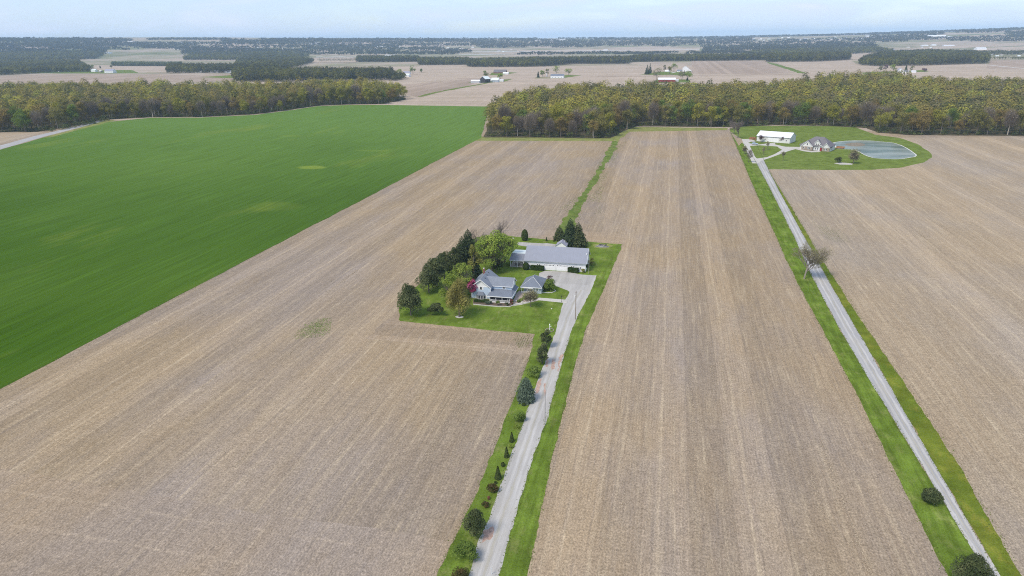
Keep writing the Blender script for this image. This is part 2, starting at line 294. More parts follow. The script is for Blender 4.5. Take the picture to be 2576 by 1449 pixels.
# ------------------------------------------------------------------ mesh helpers
def tag(o, label=None, cat=None, group=None, kind=None):
    if label: o['label'] = label
    if cat: o['category'] = cat
    if group: o['group'] = group
    if kind: o['kind'] = kind
    return o
def link(name, me, mat=None, parent=None, loc=None):
    if mat is not None and len(me.materials) == 0: me.materials.append(mat)
    o = bpy.data.objects.new(name, me); COL.objects.link(o)
    if parent is not None: o.parent = parent
    if loc is not None: o.location = loc
    return o
def thing(name, label, cat, loc=(0, 0, 0), rotz=0.0, group=None):
    o = bpy.data.objects.new(name, None); COL.objects.link(o); o.location = loc; o.rotation_euler = (0, 0, rotz); o.empty_display_size = .1
    return tag(o, label, cat, group)
class MB:
    def __init__(s): s.v = []; s.f = []
    def add(s, vs, fs):
        b = len(s.v); s.v += [tuple(v) for v in vs]; s.f += [tuple(i+b for i in f) for f in fs]; return s
    def box(s, x0, x1, y0, y1, z0, z1):
        return s.add([(x0, y0, z0), (x1, y0, z0), (x1, y1, z0), (x0, y1, z0), (x0, y0, z1), (x1, y0, z1), (x1, y1, z1), (x0, y1, z1)],
                     [(0, 3, 2, 1), (4, 5, 6, 7), (0, 1, 5, 4), (1, 2, 6, 5), (2, 3, 7, 6), (3, 0, 4, 7)])
    def poly(s, pts, n):
        """a polygon pushed along vector n into a solid"""
        k = len(pts); q = [tuple(np.array(p)+np.array(n)) for p in pts]
        return s.add(list(pts)+q, [tuple(range(k))[::-1], tuple(range(k, 2*k))] + [(i, (i+1) % k, (i+1) % k+k, i+k) for i in range(k)])
    def slab(s, a, b, c, d, t=.12):
        """a quad (roof slope) with thickness t downwards"""
        return s.poly([a, b, c, d], (0, 0, -t))
    def tube(s, pts, radii, n=6):
        pts = [np.array(p, float) for p in pts]; rings = []
        for i, p in enumerate(pts):
            d = pts[min(i+1, len(pts)-1)] - pts[max(i-1, 0)]; d /= (np.linalg.norm(d)+1e-9)
            a = np.cross(d, [0, 0, 1.0] if abs(d[2]) < .9 else [1.0, 0, 0]); a /= np.linalg.norm(a); b = np.cross(d, a)
            rings.append([p + radii[i]*(a*math.cos(2*math.pi*k/n)+b*math.sin(2*math.pi*k/n)) for k in range(n)])
        vs = [v for r in rings for v in r]; fs = []
        for i in range(len(rings)-1):
            for k in range(n): fs.append((i*n+k, i*n+(k+1) % n, (i+1)*n+(k+1) % n, (i+1)*n+k))
        fs.append(tuple(range(n))[::-1]); fs.append(tuple((len(rings)-1)*n+k for k in range(n)))
        return s.add(vs, fs)
    def mesh(s, name):
        me = bpy.data.meshes.new(name); me.from_pydata(s.v, [], s.f)
        bm = bmesh.new(); bm.from_mesh(me); bmesh.ops.recalc_face_normals(bm, faces=bm.faces); bm.to_mesh(me); bm.free()
        me.update(); return me
    def obj(s, name, mat, parent=None, loc=None): return link(name, s.mesh(name), mat, parent, loc)
def box(name, mat, parent, *a): return MB().box(*a).obj(name, mat, parent)

def tri_mesh(name, V, tint=None):
    """V: (n,3,3) array of triangles -> mesh, with a per-face float 'tint'"""
    n = len(V); me = bpy.data.meshes.new(name); me.vertices.add(3*n); me.loops.add(3*n); me.polygons.add(n)
    me.vertices.foreach_set('co', np.ascontiguousarray(V, dtype=np.float32).ravel())
    me.loops.foreach_set('vertex_index', np.arange(3*n, dtype=np.int32))
    me.polygons.foreach_set('loop_start', np.arange(0, 3*n, 3, dtype=np.int32))
    if tint is not None:
        a = me.attributes.new('tint', 'FLOAT', 'FACE'); a.data.foreach_set('value', np.clip(tint, 0, 1).astype(np.float32))
    me.update(calc_edges=True); return me
def soup(C, S, N, rng, rnd=.8):
    """one triangle of radius S at every centre C, facing roughly along N"""
    n = len(C); R = rng.normal(size=(n, 3)); R /= np.linalg.norm(R, axis=1)[:, None]
    D = N + rnd*R; D /= (np.linalg.norm(D, axis=1)[:, None]+1e-9)
    A = np.cross(D, rng.normal(size=(n, 3))); A /= (np.linalg.norm(A, axis=1)[:, None]+1e-9); B = np.cross(D, A)
    S = np.asarray(S).reshape(-1, 1)*np.ones((n, 1)); out = np.empty((n, 3, 3))
    for k in range(3):
        th = 2*math.pi*k/3 + rng.uniform(-.5, .5, (n, 1)); out[:, k] = C + S*(A*np.cos(th)+B*np.sin(th))
    return out
def lobes(rng, n_lobes, n, c, r, lobe_r, leaf, fill=.25, low=0.0):
    """cauliflower crown: leaves on lobes set through an ellipsoid (centre c, radii r)"""
    u = rng.normal(size=(n_lobes, 3)); u /= np.linalg.norm(u, axis=1)[:, None]; u[:, 2] = np.where(u[:, 2] < -.75, -u[:, 2], u[:, 2])
    rad = rng.uniform(.45, .82, (n_lobes, 1)); LC = np.array(c) + u*rad*np.array(r); LR = rng.uniform(.7, 1.25, n_lobes)*lobe_r
    lt = rng.uniform(0, 1, n_lobes); i = rng.integers(0, n_lobes, n)
    w = rng.normal(size=(n, 3)); w /= np.linalg.norm(w, axis=1)[:, None]; w[:, 2] = np.where((w[:, 2] < -.2) & (rng.uniform(size=n) < .6), -w[:, 2], w[:, 2])
    q = np.where(rng.uniform(size=n) < fill, rng.uniform(.2, 1, n), rng.uniform(.85, 1.1, n))
    C = LC[i] + w*(LR[i]*q)[:, None]*np.array([1, 1, .85])
    tint = .75*lt[i] + .25*rng.uniform(size=n)
    return soup(C, leaf*rng.uniform(.6, 1.3, n), w + np.array([0, 0, .5]), rng), tint
def twigs(rng, base, tips_c, tips_r, n, w=.06, depth=2):
    """thin triangles from a few inner points out to the crown surface"""
    u = rng.normal(size=(n, 3)); u /= np.linalg.norm(u, axis=1)[:, None]; u[:, 2] = np.where(u[:, 2] < -.5, -u[:, 2], u[:, 2])
    tip = np.array(tips_c) + u*np.array(tips_r)*rng.uniform(.6, 1.05, (n, 1))
    st = np.array(base) + (tip-np.array(base))*rng.uniform(.35, .75, (n, 1)) + rng.normal(size=(n, 3))*np.array(tips_r)*.07
    side = np.cross(tip-st, rng.normal(size=(n, 3))); side /= (np.linalg.norm(side, axis=1)[:, None]+1e-9)
    return np.stack([st-side*w, st+side*w, tip], axis=1), rng.uniform(0, 1, n)
def limbs(rng, h, r, spread, top, n_l=6, start=.3, n=5):
    """trunk with limbs; trunk reaches height h"""
    mb = MB(); lean = rng.normal(size=2)*.02*h
    mb.tube([(0, 0, -.3), (lean[0]*.3, lean[1]*.3, h*.35), (lean[0], lean[1], h*.75), (lean[0]*1.2, lean[1]*1.2, h)], [r*1.2, r*.85, r*.45, r*.12], n+1)
    for k in range(n_l):
        a = 2*math.pi*(k/n_l)+rng.uniform(-.4, .4); z0 = h*(start+(.8-start)*k/n_l); L = spread*rng.uniform(.6, 1.0)
        p0 = (lean[0]*z0/h, lean[1]*z0/h, z0); z1 = min(top, z0+L*rng.uniform(.6, 1.1))
        p1 = (p0[0]+.5*L*math.cos(a), p0[1]+.5*L*math.sin(a), z0+(z1-z0)*.4); p2 = (p0[0]+L*math.cos(a), p0[1]+L*math.sin(a), z1)
        mb.tube([p0, p1, p2], [r*.45, r*.28, r*.07], 4)
    return mb.mesh('trunk')

TRI = 0
def sheet(name, pts, z, mat, jit=0.0, step=3.0, kind='structure', seed=1, label=None):
    """flat ground sheet from world points; long edges are cut up and made slightly ragged"""
    rg = random.Random(seed); P2 = []
    n = len(pts)
    for i in range(n):
        a = np.array(pts[i][:2], float); b = np.array(pts[(i+1) % n][:2], float); L = np.linalg.norm(b-a)
        k = max(1, int(L/step)) if jit else 1; nrm = np.array([-(b-a)[1], (b-a)[0]])/(L+1e-9)
        off = 0.0
        for j in range(k):
            off = off*.6 + rg.gauss(0, 1)*jit*.6
            P2.append(tuple(a+(b-a)*j/k + (nrm*off if j else 0)))
    vs = [(x, y, z) for x, y in P2]; tris = tessellate_polygon([[Vector(v) for v in vs]])
    me = bpy.data.meshes.new(name); me.from_pydata(vs, [], [tuple(t) for t in tris])
    bm = bmesh.new(); bm.from_mesh(me)
    for f in bm.faces:
        if f.normal.z < 0: f.normal_flip()
    bm.to_mesh(me); bm.free()
    o = link(name, me, mat); o['kind'] = kind
    if label: o['label'] = label
    return o
def patch(name, q, mat, off=.3, nu=14, nv=5):
    """four corners in photo pixels, draped over the far terrain"""
    vs = []; fs = []
    for j in range(nv+1):
        for i in range(nu+1):
            u, v = i/nu, j/nv
            x = (q[0][0]*(1-u)+q[1][0]*u)*(1-v)+(q[3][0]*(1-u)+q[2][0]*u)*v; y = (q[0][1]*(1-u)+q[1][1]*u)*(1-v)+(q[3][1]*(1-u)+q[2][1]*u)*v
            p = P(x, y); vs.append((p[0], p[1], terr(p[0], p[1])+off))
    for j in range(nv):
        for i in range(nu): a = j*(nu+1)+i; fs.append((a, a+1, a+nu+2, a+nu+1))
    me = bpy.data.meshes.new(name); me.from_pydata(vs, [], fs); me.update()
    o = link(name, me, mat); o['kind'] = 'structure'; return o

# ------------------------------------------------------------------ ground
rr = [0, 60, 120, 250, 500, 1000, 1800, 2600, 3200, 3800] + list(range(4100, 9001, 300)) + [9500, 11000, 14000, 20000, 30000, 45000]
vs = [(0, 0, 0)]; fs = []; NA = 144
for r in rr[1:]:
    for k in range(NA):
        a = 2*math.pi*k/NA; x, y = r*math.sin(a), r*math.cos(a); vs.append((x, y, terr(x, y)))
for k in range(NA): fs.append((0, 1+(k+1) % NA, 1+k))
for j in range(len(rr)-2):
    for k in range(NA):
        a = 1+j*NA; b = a+NA; fs.append((a+k, a+(k+1) % NA, b+(k+1) % NA, b+k))
me = bpy.data.meshes.new('ground'); me.from_pydata(vs, [], fs)
bm = bmesh.new(); bm.from_mesh(me)
for f in bm.faces:
    if f.normal.z < 0: f.normal_flip()
bm.to_mesh(me); bm.free()
g = link('ground', me, M['ground']); g['kind'] = 'structure'

R0 = 110.0
# the big fields (x is across the rows, y along them)
XG = -181.5                                             # edge between wheat and stubble
sheet('stubble_field', [(-1200, -60), (700, -60), (700, 760), (-1200, 760)], .004, M['stub_w'])
sheet('stubble_field', [(-700, 759), (900, 759), (1500, 1500), (1500, 2500), (-1500, 2500)], .02, M['stub_far'], 1.0, 20)
gpts = [(XG, -60), (XG+.4, 300), (XG+1, P(1212, 347)[1])] + [tuple(P(x, y)[:2]) for x, y in ((1232, 268), (1100, 266), (965, 264), (880, 264), (800, 267), (720, 279), (640, 289), (500, 296), (380, 296), (250, 309), (130, 340), (0, 377), (-300, 470))] + [(-700, -60)]
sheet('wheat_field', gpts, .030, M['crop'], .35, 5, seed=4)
# middle field: between the driveway lawn and the right-hand lane; eastern field beyond the lane
sheet('stubble_field', [(-22, -60), (60, -60), tuple(P(2385, 1449)[:2]), tuple(P(2180, 1040)[:2]), tuple(P(2000, 700)[:2]), tuple(P(1900, 480)[:2]), tuple(P(1837, 325)[:2]), tuple(P(1588, 322)[:2]),
                        tuple(P(1548, 352)[:2]), (-38, 560), (-34, 420), (-29, 325), (-17.5, 309), (-20, 200)], .008, M['stub_m'], .3, 4, seed=6)
er = [cC(545, 580), cC(1300, 585), cC(1700, 585), cC(2040, 560), cC(2280, 505), cC(2375, 450), cC(2360, 400), cC(2230, 310), cC(2060, 245), cC(2000, 232)]
sheet('stubble_field', [(66, -60)] + [(63.5, 100), (65.5, 200), (67.5, 300), (71, 400), (73.5, 478)] + [tuple(p[:2]) for p in er] + [tuple(P(2576, 345)[:2]), (520, 560), (520, -60)], .012, M['stub_e'], .3, 5, seed=7)
# headlands worked crosswise
sheet('headland', [(-400, -60), (-25, -60), (-25, 102), (-400, 106)], .010, M['stub_head'], .6, 3, seed=8)
sheet('headland', [(-93, 188), (-35, 186), (-35.5, 199), (-60, 203), (-92, 206)], .011, M['stub_head'], .5, 2, seed=9)
sheet('headland', [(-17, 309), (-17, 330), (-45, 333), (-78, 330), (-80, 322), (-66, 320)], .0125, M['stub_head'], .5, 2, seed=10)

# farmstead lawn
lawn = [cA(160, 1040), cA(700, 1095), cA(1100, 1135), cA(1465, 1165), cA(1430, 1310), cA(1405, 1449)] + [cS8(560, 170), cS8(440, 480), cS8(330, 760), cS8(205, 1060), cS8(100, 1270), cS8(20, 1449)] + \
       [np.array([-38, 60]), np.array([-19, 60])] + [cS8(545, 1449), cS8(610, 1130), cS8(690, 750), cS8(770, 430), cS8(830, 190), cS8(890, 0)] + [cA(1990, 1050), cA(2200, 560), cA(2310, 300), cA(1950, 272), cA(1900, 215)] + \
       [P(1418, 598), P(1410, 606), cA(1400, 235), cA(1230, 220), cA(900, 230), cA(740, 330), cA(700, 440), cA(330, 700), cA(150, 900)]
sheet('lawn', [tuple(p[:2]) for p in lawn], .016, M['lawn'], .22, 1.5, seed=11)
# grass strip on the right of the driveway has mower stripes
sheet('verge', [tuple(p[:2]) for p in [cS8(400, 1449), cS8(455, 1180), cS8(520, 960), cS8(620, 620), cS8(700, 330), cS8(790, 60), cA(1870, 1050), cA(2000, 760), cA(2060, 600), cA(2290, 330), cA(2200, 560), cA(1990, 1050),
                                       cS8(890, 0), cS8(830, 190), cS8(770, 430), cS8(690, 750), cS8(610, 1130), cS8(545, 1449)]] + [(-19.5, 60), (-23.5, 60)], .020, M['verge'], .12, 2, seed=12)
dl = [(-28.0, 60), cS8(205, 1449), cS8(255, 1260), cS8(330, 1100), cS8(400, 900), cS8(470, 700), cS8(530, 530), cS8(560, 450), cS8(600, 330), cS8(650, 210), cS8(690, 90), cA(1650, 1180), cA(1690, 1040), cA(1720, 920), cA(1755, 840), cA(1800, 760), cA(1780, 745),
      cA(1660, 700), cA(1600, 640), cA(1500, 605), cA(1510, 575), cA(1560, 556), cA(1780, 562), cA(1900, 590), cA(2060, 600), cA(2000, 760), cA(1870, 1000), cS8(790, 60), cS8(720, 310), cS8(650, 570), cS8(580, 760), cS8(520, 960), cS8(440, 1240), cS8(380, 1449), (-23.6, 60)]
sheet('gravel_driveway', [tuple(p[:2]) for p in dl], .026, M['gravel'], .16, 1.2, seed=13)
sheet('gravel_yard', [tuple(p[:2]) for p in [cA(1515, 580), cA(1560, 560), cA(1780, 566), cA(1900, 592), cA(2040, 608), cA(1990, 690), cA(1700, 680)]], .0285, M['yardgravel'], .3, 1.2, seed=14)
for k, q in enumerate([[(655, 180), (668, 180), (668, 225), (655, 235)], [(690, 190), (706, 195), (705, 245), (686, 252)], [(738, 165), (752, 160), (738, 240), (722, 262)], [(640, 330), (655, 330), (650, 400), (640, 400)], [(300, 1180), (345, 1160), (330, 1240), (270, 1260)], [(600, 330), (625, 300), (618, 370), (590, 390)]]):
    sheet('red_rubble_patch', [tuple(cS8(*p)[:2]) for p in q], .030, M['redgravel'], .25, .5, seed=20+k)
sheet('front_walk', [tuple(cA(*p)[:2]) for p in [(1770, 835), (1500, 815), (1420, 850), (1270, 868), (1250, 895), (1330, 885), (1500, 840), (1770, 868)]], .029, M['concrete'], .05, 1)
sheet('paved_terrace', [tuple(cH1(*p)[:2]) for p in [(1300, 1090), (1290, 940), (1350, 800), (1440, 700), (1560, 800), (1500, 900), (1400, 940), (1900, 930), (1930, 960), (1700, 1010)]], .024, M['pink_paver'], .08, 1)
sheet('mulch_bed', [tuple(cH1(*p)[:2]) for p in [(250, 1060), (860, 1110), (1220, 1115), (1310, 1070), (1220, 1010), (700, 985), (250, 930)]], .022, M['brown_bed'], .1, 1)
sheet('back_gravel', [tuple(cH2(*p)[:2]) for p in [(480, 320), (1200, 340), (1440, 370), (1430, 430), (640, 420), (420, 380)]], .027, M['yardgravel'], .4, 1.5)
def ribbon(name, cl, off, wd, z, mat, seed, jit=.1):
    cl = [np.array(p[:2], float) for p in cl]; L = []; Rr = []
    for i, p in enumerate(cl):
        d = cl[min(i+1, len(cl)-1)]-cl[max(i-1, 0)]; d /= np.linalg.norm(d); nn = np.array([d[1], -d[0]]); L.append(p+nn*(off-wd/2)); Rr.append(p+nn*(off+wd/2))
    return sheet(name, [tuple(p) for p in L+Rr[::-1]], z, mat, jit, 1.2, seed=seed)
dcl = [(-25.9, 60), (cS8(205, 1449)+cS8(380, 1449))/2, (cS8(330, 1100)+cS8(480, 1100))/2, (cS8(455, 745)+cS8(590, 745))/2, (cS8(545, 490)+cS8(672, 490))/2, (cS8(625, 280)+cS8(728, 280))/2, (cS8(700, 60)+cS8(785, 60))/2, (cA(1700, 1000)+cA(1860, 1000))/2, (cA(1745, 870)+cA(1925, 870))/2, (cA(1830, 740)+cA(1990, 740))/2]
for k, (o_, w_, mt) in enumerate(((-.85, .55, 'ruts'), (.85, .55, 'ruts'), (0, .5, 'crown'))): ribbon('wheel_track' if mt == 'ruts' else 'gravel_crown', dcl, o_, w_, .0275+.0004*k, M[mt], 80+k)
# grassy ditch running back to the wood
dt = [(-44.5, 311), (-37.8, 311)]
sheet('grass_waterway', [tuple(cD6(*p)[:2]) for p in [(1250, 150), (1180, 290), (1110, 440), (1020, 560), (930, 680), (860, 800), (800, 890), (760, 960), (900, 960), (930, 850), (980, 740), (1050, 600), (1130, 480), (1200, 340), (1270, 240), (1310, 150)]], .022, M['ditch'], .9, 2.5, seed=30)
# rough border below the wood
sheet('rough_border', [tuple(cD6(*p)[:2]) for p in [(1290, 160), (1400, 72), (2240, 58), (2240, 40), (1340, 30), (1240, 130)]], .024, M['rough'], .8, 3, seed=31)
sheet('rough_border', [tuple(cD6(*p)[:2]) for p in [(60, 150), (1270, 152), (1270, 120), (90, 115)]], .025, M['rough'], .8, 3, seed=32)

# right-hand lane with its verges
lane_l = [P(2486, 1449), P(2305, 1150), P(2190, 960), P(2108, 820), P(2040, 690), P(1995, 590), P(1935, 470), P(1900, 405), P(1872, 362)]
lane_r = [P(1898, 352), P(1925, 410), P(1960, 480), P(2020, 590), P(2075, 690), P(2150, 820), P(2232, 960), P(2340, 1150), P(2516, 1449)]
verge_l = [P(2385, 1449), P(2180, 1040), P(2000, 700), P(1900, 480), P(1837, 330)]
sheet('verge', [(60.5, 60)] + [tuple(p[:2]) for p in verge_l] + [(62, 640), (66, 660)] + [tuple(p[:2]) for p in lane_l[::-1]] + [(63.5, 60)], .018, M['verge'], .18, 2, seed=33)
sheet('verge', [(66.5, 60)] + [tuple(p[:2]) for p in lane_r[::-1]] + [tuple(p[:2]) for p in [P(1935, 432), P(1990, 520), P(2085, 680), P(2250, 930), P(2400, 1150), P(2570, 1449)]] + [(68.5, 60)], .019, M['dandelion'], .2, 2, seed=34)
sheet('gravel_lane', [(63.6, 60)] + [tuple(p[:2]) for p in lane_l + lane_r] + [(66.6, 60)], .028, M['gravel2'], .1, 2, seed=35)
lcl = [(65.1, 60)]+[(a+b)/2 for a, b in zip(lane_l[::1], lane_r[::-1])]
for k, (o_, w_, mt) in enumerate(((-.8, .6, 'ruts'), (.8, .6, 'ruts'), (0, .35, 'crown'))): ribbon('wheel_track' if mt == 'ruts' else 'gravel_crown', lcl[:-1], o_, w_, .0295+.0004*k, M[mt], 90+k)
# estate lawn, drives, pond
est = [P(1837, 330), cC(150, 130), cC(300, 100), cC(1500, 105), cC(1750, 200), cC(2000, 232), cC(2060, 245), cC(2230, 310), cC(2360, 400), cC(2378, 450), cC(2280, 508), cC(2040, 562), cC(1700, 588), cC(1300, 588), cC(545, 582), cC(560, 640), cC(620, 736), cC(500, 700), cC(400, 600), cC(280, 250)]
sheet('estate_lawn', [tuple(p[:2]) for p in est], .021, M['estate'], .4, 4, seed=36)
sheet('concrete_drive', [tuple(cH3(*p)[:2]) for p in [(200, 380), (420, 380), (560, 440), (430, 440), (350, 465), (440, 510), (640, 510), (850, 480), (1010, 475), (1010, 510), (1230, 560), (1280, 565), (1600, 570), (1640, 620), (1490, 625), (1330, 670), (900, 830), (680, 900), (590, 966), (460, 966), (330, 680), (250, 500)]], .030, M['concrete'], .05, 2, seed=37)
for k, q in enumerate([[(400, 545), (640, 530), (1060, 560), (1110, 600), (1180, 640), (1000, 740), (800, 820), (570, 850), (520, 800)], [(360, 470), (430, 445), (560, 445), (800, 480), (700, 500), (460, 495)], [(1020, 512), (1100, 480), (1500, 480), (1620, 560), (1290, 562), (1180, 550)]]):
    sheet('lawn_island', [tuple(cH3(*p)[:2]) for p in q], .034, M['estate'], .15, 2, seed=40+k)
sheet('front_walk', [tuple(cH3(*p)[:2]) for p in [(1490, 620), (1600, 610), (1700, 640), (1900, 668), (2060, 660), (2130, 635), (2170, 655), (2060, 695), (1880, 700), (1680, 670)]], .036, M['concrete'], .0)
def smooth_loop(pts, k=4):
    out = []; n = len(pts)
    for i in range(n):
        p0, p1, p2, p3 = [np.array(pts[(i+j-1) % n][:2]) for j in range(4)]
        for t in np.arange(k)/k:
            out.append(tuple(.5*((2*p1)+(-p0+p2)*t+(2*p0-5*p1+4*p2-p3)*t*t+(-p0+3*p1-3*p2+p3)*t**3)))
    return out
pond = smooth_loop([cH4(*p) for p in [(150, 215), (300, 185), (600, 163), (1000, 167), (1250, 190), (1500, 215), (1700, 275), (1850, 350), (1970, 430), (2045, 490), (2020, 530), (1900, 550), (1700, 582), (1400, 585), (1120, 565), (1000, 545), (860, 495), (760, 440), (700, 408), (550, 368), (290, 355), (200, 330), (180, 270)]])
pc = np.mean(np.array(pond), 0)
sheet('pond_rim', [tuple(pc+(np.array(p)-pc)*1.0) for p in pond], .038, M['rock'], .25, 1.0, seed=45)
def inset(pts, d):
    out = []; n = len(pts)
    for i in range(n):
        a, b = np.array(pts[i-1]), np.array(pts[(i+1) % n]); t = (b-a)/(np.linalg.norm(b-a)+1e-9); nn = np.array([-t[1], t[0]])
        c = np.array(pts[i]); s = 1 if np.dot(nn, pc-c) > 0 else -1; out.append(tuple(c+nn*s*d))
    return out
sheet('pond_water', inset(pond, .9), .050, M['water'])
# pond island: a low mound of dead reeds
isl = smooth_loop([cH4(*p) for p in [(415, 250), (520, 222), (650, 212), (780, 220), (880, 258), (800, 290), (690, 300), (520, 292)]], 3)
ic = np.mean(np.array(isl), 0); mb = MB(); nI = len(isl)
mb.add([(x, y, .04) for x, y in isl] + [(ic[0]+(x-ic[0])*.7, ic[1]+(y-ic[1])*.7, .5) for x, y in isl] + [(ic[0], ic[1], .6)],
       [(i, (i+1) % nI, nI+(i+1) % nI, nI+i) for i in range(nI)] + [(nI+i, nI+(i+1) % nI, 2*nI) for i in range(nI)])
tag(mb.obj('pond_island', m_plain('dead_reeds', (.20, .165, .115), .35, 1.2, .95)), kind='structure')

# track by the wood on the far left, and other far ground
sheet('gravel_track', [tuple(P(*p)[:2]) for p in [(0, 366), (100, 339), (200, 316), (258, 302), (262, 304), (200, 321), (110, 344), (0, 376)]], .040, M['gravel2'], .3, 4, seed=50)
sheet('track_bank', [tuple(P(*p)[:2]) for p in [(258, 301), (290, 303), (200, 326), (130, 345), (110, 346), (200, 322)]], .036, M['rough'], .6, 4, seed=51)
sheet('stubble_field', [tuple(P(*p)[:2]) for p in [(-60, 331), (60, 333), (112, 332), (60, 346), (0, 360), (-60, 376)]], .034, M['stub_e'])
def far_sheet(name, pts, z, mat, seed=60): return sheet(name, [tuple(P(*p)[:2]) for p in pts], z, mat, 2.0, 25, seed=seed)
far_sheet('stubble_field', [(0, 192), (130, 186), (340, 186), (500, 189), (700, 182), (690, 196), (540, 205), (380, 208), (0, 215)], .06, M['stub_far2'], 61)
far_sheet('stubble_field', [(230, 163), (330, 166), (500, 168), (500, 183), (340, 182), (240, 176)], .06, M['stub_far'], 62)
far_sheet('stubble_field', [(262, 130), (460, 127), (460, 149), (270, 151)], .08, M['stub_far'], 63)
far_sheet('green_field', [(500, 194), (640, 186), (668, 188), (590, 197)], .07, M['estate'], 64)
far_sheet('stubble_field', [(990, 215), (1230, 195), (1180, 215), (1060, 245), (1030, 240), (1000, 205)], .06, M['stub_far2'], 65)
far_sheet('stubble_field', [(1740, 153), (1925, 153), (2000, 184), (1900, 186), (1740, 185)], .06, M['stub_far2'], 66)
far_sheet('stubble_field', [(1935, 155), (2140, 152), (2160, 165), (2050, 180)], .06, M['stub_far'], 67)
far_sheet('stubble_field', [(2490, 152), (2576, 150), (2620, 175), (2480, 172)], .06, M['stub_far2'], 68)
far_sheet('field_road', [(2478, 162.6), (2576, 171.6), (2576, 173.0), (2478, 163.4)], .10, M['concrete'], 69)
far_sheet('grass_waterway', [(1925, 155), (1940, 162), (1975, 173), (2005, 184), (2030, 185), (2000, 174), (1955, 161)], .09, M['ditch'], 70)
far_sheet('grass_waterway', [(1050, 243), (1120, 226.5), (1230, 207.5), (1231, 208.6), (1125, 228), (1060, 243.5)], .09, M['ditch'], 71)
patch('country_road', [(1150, 197.5), (2090, 184.8), (2090, 186.0), (1150, 198.6)], M['stub_far2'], .10, 20, 1)
far_sheet('farm_lawn', [tuple(((1380+x/6.779)/1.19255, (190+y/6.779)/1.19255)) for x, y in [(150, 395), (560, 400), (900, 370), (1060, 320), (900, 330), (600, 370), (380, 360)]], .08, M['ditch'], 72)
far_sheet('farm_lawn', [tuple(((1380+x/6.779)/1.19255, (190+y/6.779)/1.19255)) for x, y in [(600, 240), (860, 235), (1170, 190), (960, 180), (640, 190)]], .08, M['ditch'], 73)
far_sheet('farm_lawn', [tuple(((1380+x/6.779)/1.19255, (190+y/6.779)/1.19255)) for x, y in [(1520, 305), (2100, 305), (2480, 245), (2080, 240), (1800, 280), (1540, 280)]], .08, M['ditch'], 74)
far_sheet('farm_lawn', [tuple(((1900+x/12.88)/1.19255, (180+y/12.88)/1.19255)) for x, y in [(260, 560), (900, 580), (1500, 570), (2300, 640), (2250, 480), (1900, 470), (1100, 450), (700, 500)]], .08, M['ditch'], 75)
far_sheet('farm_lawn', [tuple(((1900+x/12.88)/1.19255, (180+y/12.88)/1.19255)) for x, y in [(780, 900), (2200, 860), (2200, 760), (1500, 740), (900, 760)]], .08, M['ditch'], 76)
far_sheet('farm_lawn', [(60, 183), (140, 178), (330, 176), (350, 184), (150, 185)], .08, M['ditch'], 77)
far_sheet('farm_lawn', [(2160, 183), (2330, 176), (2335, 180), (2180, 187)], .08, M['ditch'], 78)
patch('distant_field', [(1300, 126), (1760, 121), (1760, 128), (1300, 133)], M['stub_far'], .5)
patch('distant_field', [(2470, 121), (2576, 117), (2576, 135), (2420, 139)], M['stub_far'], .5)
patch('distant_field', [(2330, 118), (2576, 108), (2576, 115), (2260, 128)], M['stub_far'], .5)
patch('distant_field', [(2400, 92), (2530, 85), (2530, 91), (2380, 98)], M['stub_far'], .5)
patch('distant_field', [(2060, 139), (2200, 136), (2190, 150), (2060, 151)], M['stub_far'], .5)
patch('distant_field', [(1060, 163), (1180, 163), (1180, 200), (1000, 205)], M['stub_far'], .05)
patch('distant_road', [(1180, 130.5), (1760, 124.5), (1760, 125.8), (1180, 131.8)], M['concrete'], .9)
patch('distant_road', [(795, 143.5), (900, 143.2), (900, 144.6), (795, 145.0)], M['concrete'], .9)
patch('distant_road', [(1155, 137.6), (1270, 136.8), (1270, 138), (1155, 138.8)], M['concrete'], .9)
patch('distant_field', [(795, 146), (900, 145), (900, 157), (780, 158)], M['stub_far'], .5)

# ------------------------------------------------------------------ haze
hz = MB().box(-30000, 30000, -30000, 30000, -2, 260).obj('haze', None); hz['kind'] = 'stuff'
hm = bpy.data.materials.new('haze'); hm.use_nodes = True; nt = hm.node_tree
for n in list(nt.nodes):
    if n.type != 'OUTPUT_MATERIAL': nt.nodes.remove(n)
pv = nt.nodes.new('ShaderNodeVolumePrincipled'); pv.inputs['Color'].default_value = (.56, .77, 1.0, 1); pv.inputs['Density'].default_value = 6.6e-5; pv.inputs['Anisotropy'].default_value = -.1
nt.links.new(pv.outputs[0], nt.nodes['Material Output'].inputs['Volume']); hz.data.materials.clear(); hz.data.materials.append(hm)
#@@PART2
# ------------------------------------------------------------------ woods
rng = np.random.default_rng(7)
def in_poly(X, Y, poly):
    r = np.zeros(len(X), bool); n = len(poly)
    for i in range(n):
        x1, y1 = poly[i][:2]; x2, y2 = poly[(i+1) % n][:2]
        c = ((y1 > Y) != (y2 > Y)) & (X < (x2-x1)*(Y-y1)/(y2-y1+1e-12)+x1); r ^= c
    return r
def scatter(poly, sp):
    """jittered grid of points inside a world polygon"""
    a = np.array([p[:2] for p in poly], float); lo, hi = a.min(0), a.max(0)
    gx, gy = np.meshgrid(np.arange(lo[0], hi[0], sp), np.arange(lo[1], hi[1], sp)); gx = gx + (np.arange(gx.shape[0]) % 2)[:, None]*sp*.5
    X = gx.ravel()+rng.uniform(-.38, .38, gx.size)*sp; Y = gy.ravel()+rng.uniform(-.38, .38, gx.size)*sp
    k = in_poly(X, Y, a); return X[k], Y[k]
def patchy(X, Y, s, seed):
    """smooth 0..1 variation over the ground"""
    r = np.random.default_rng(seed); v = np.zeros(len(X))
    for k in range(6):
        a = r.uniform(0, 2*math.pi); f = s*r.uniform(.6, 1.8); v += np.sin((X*math.cos(a)+Y*math.sin(a))*f+r.uniform(0, 6))
    return v/6*.9
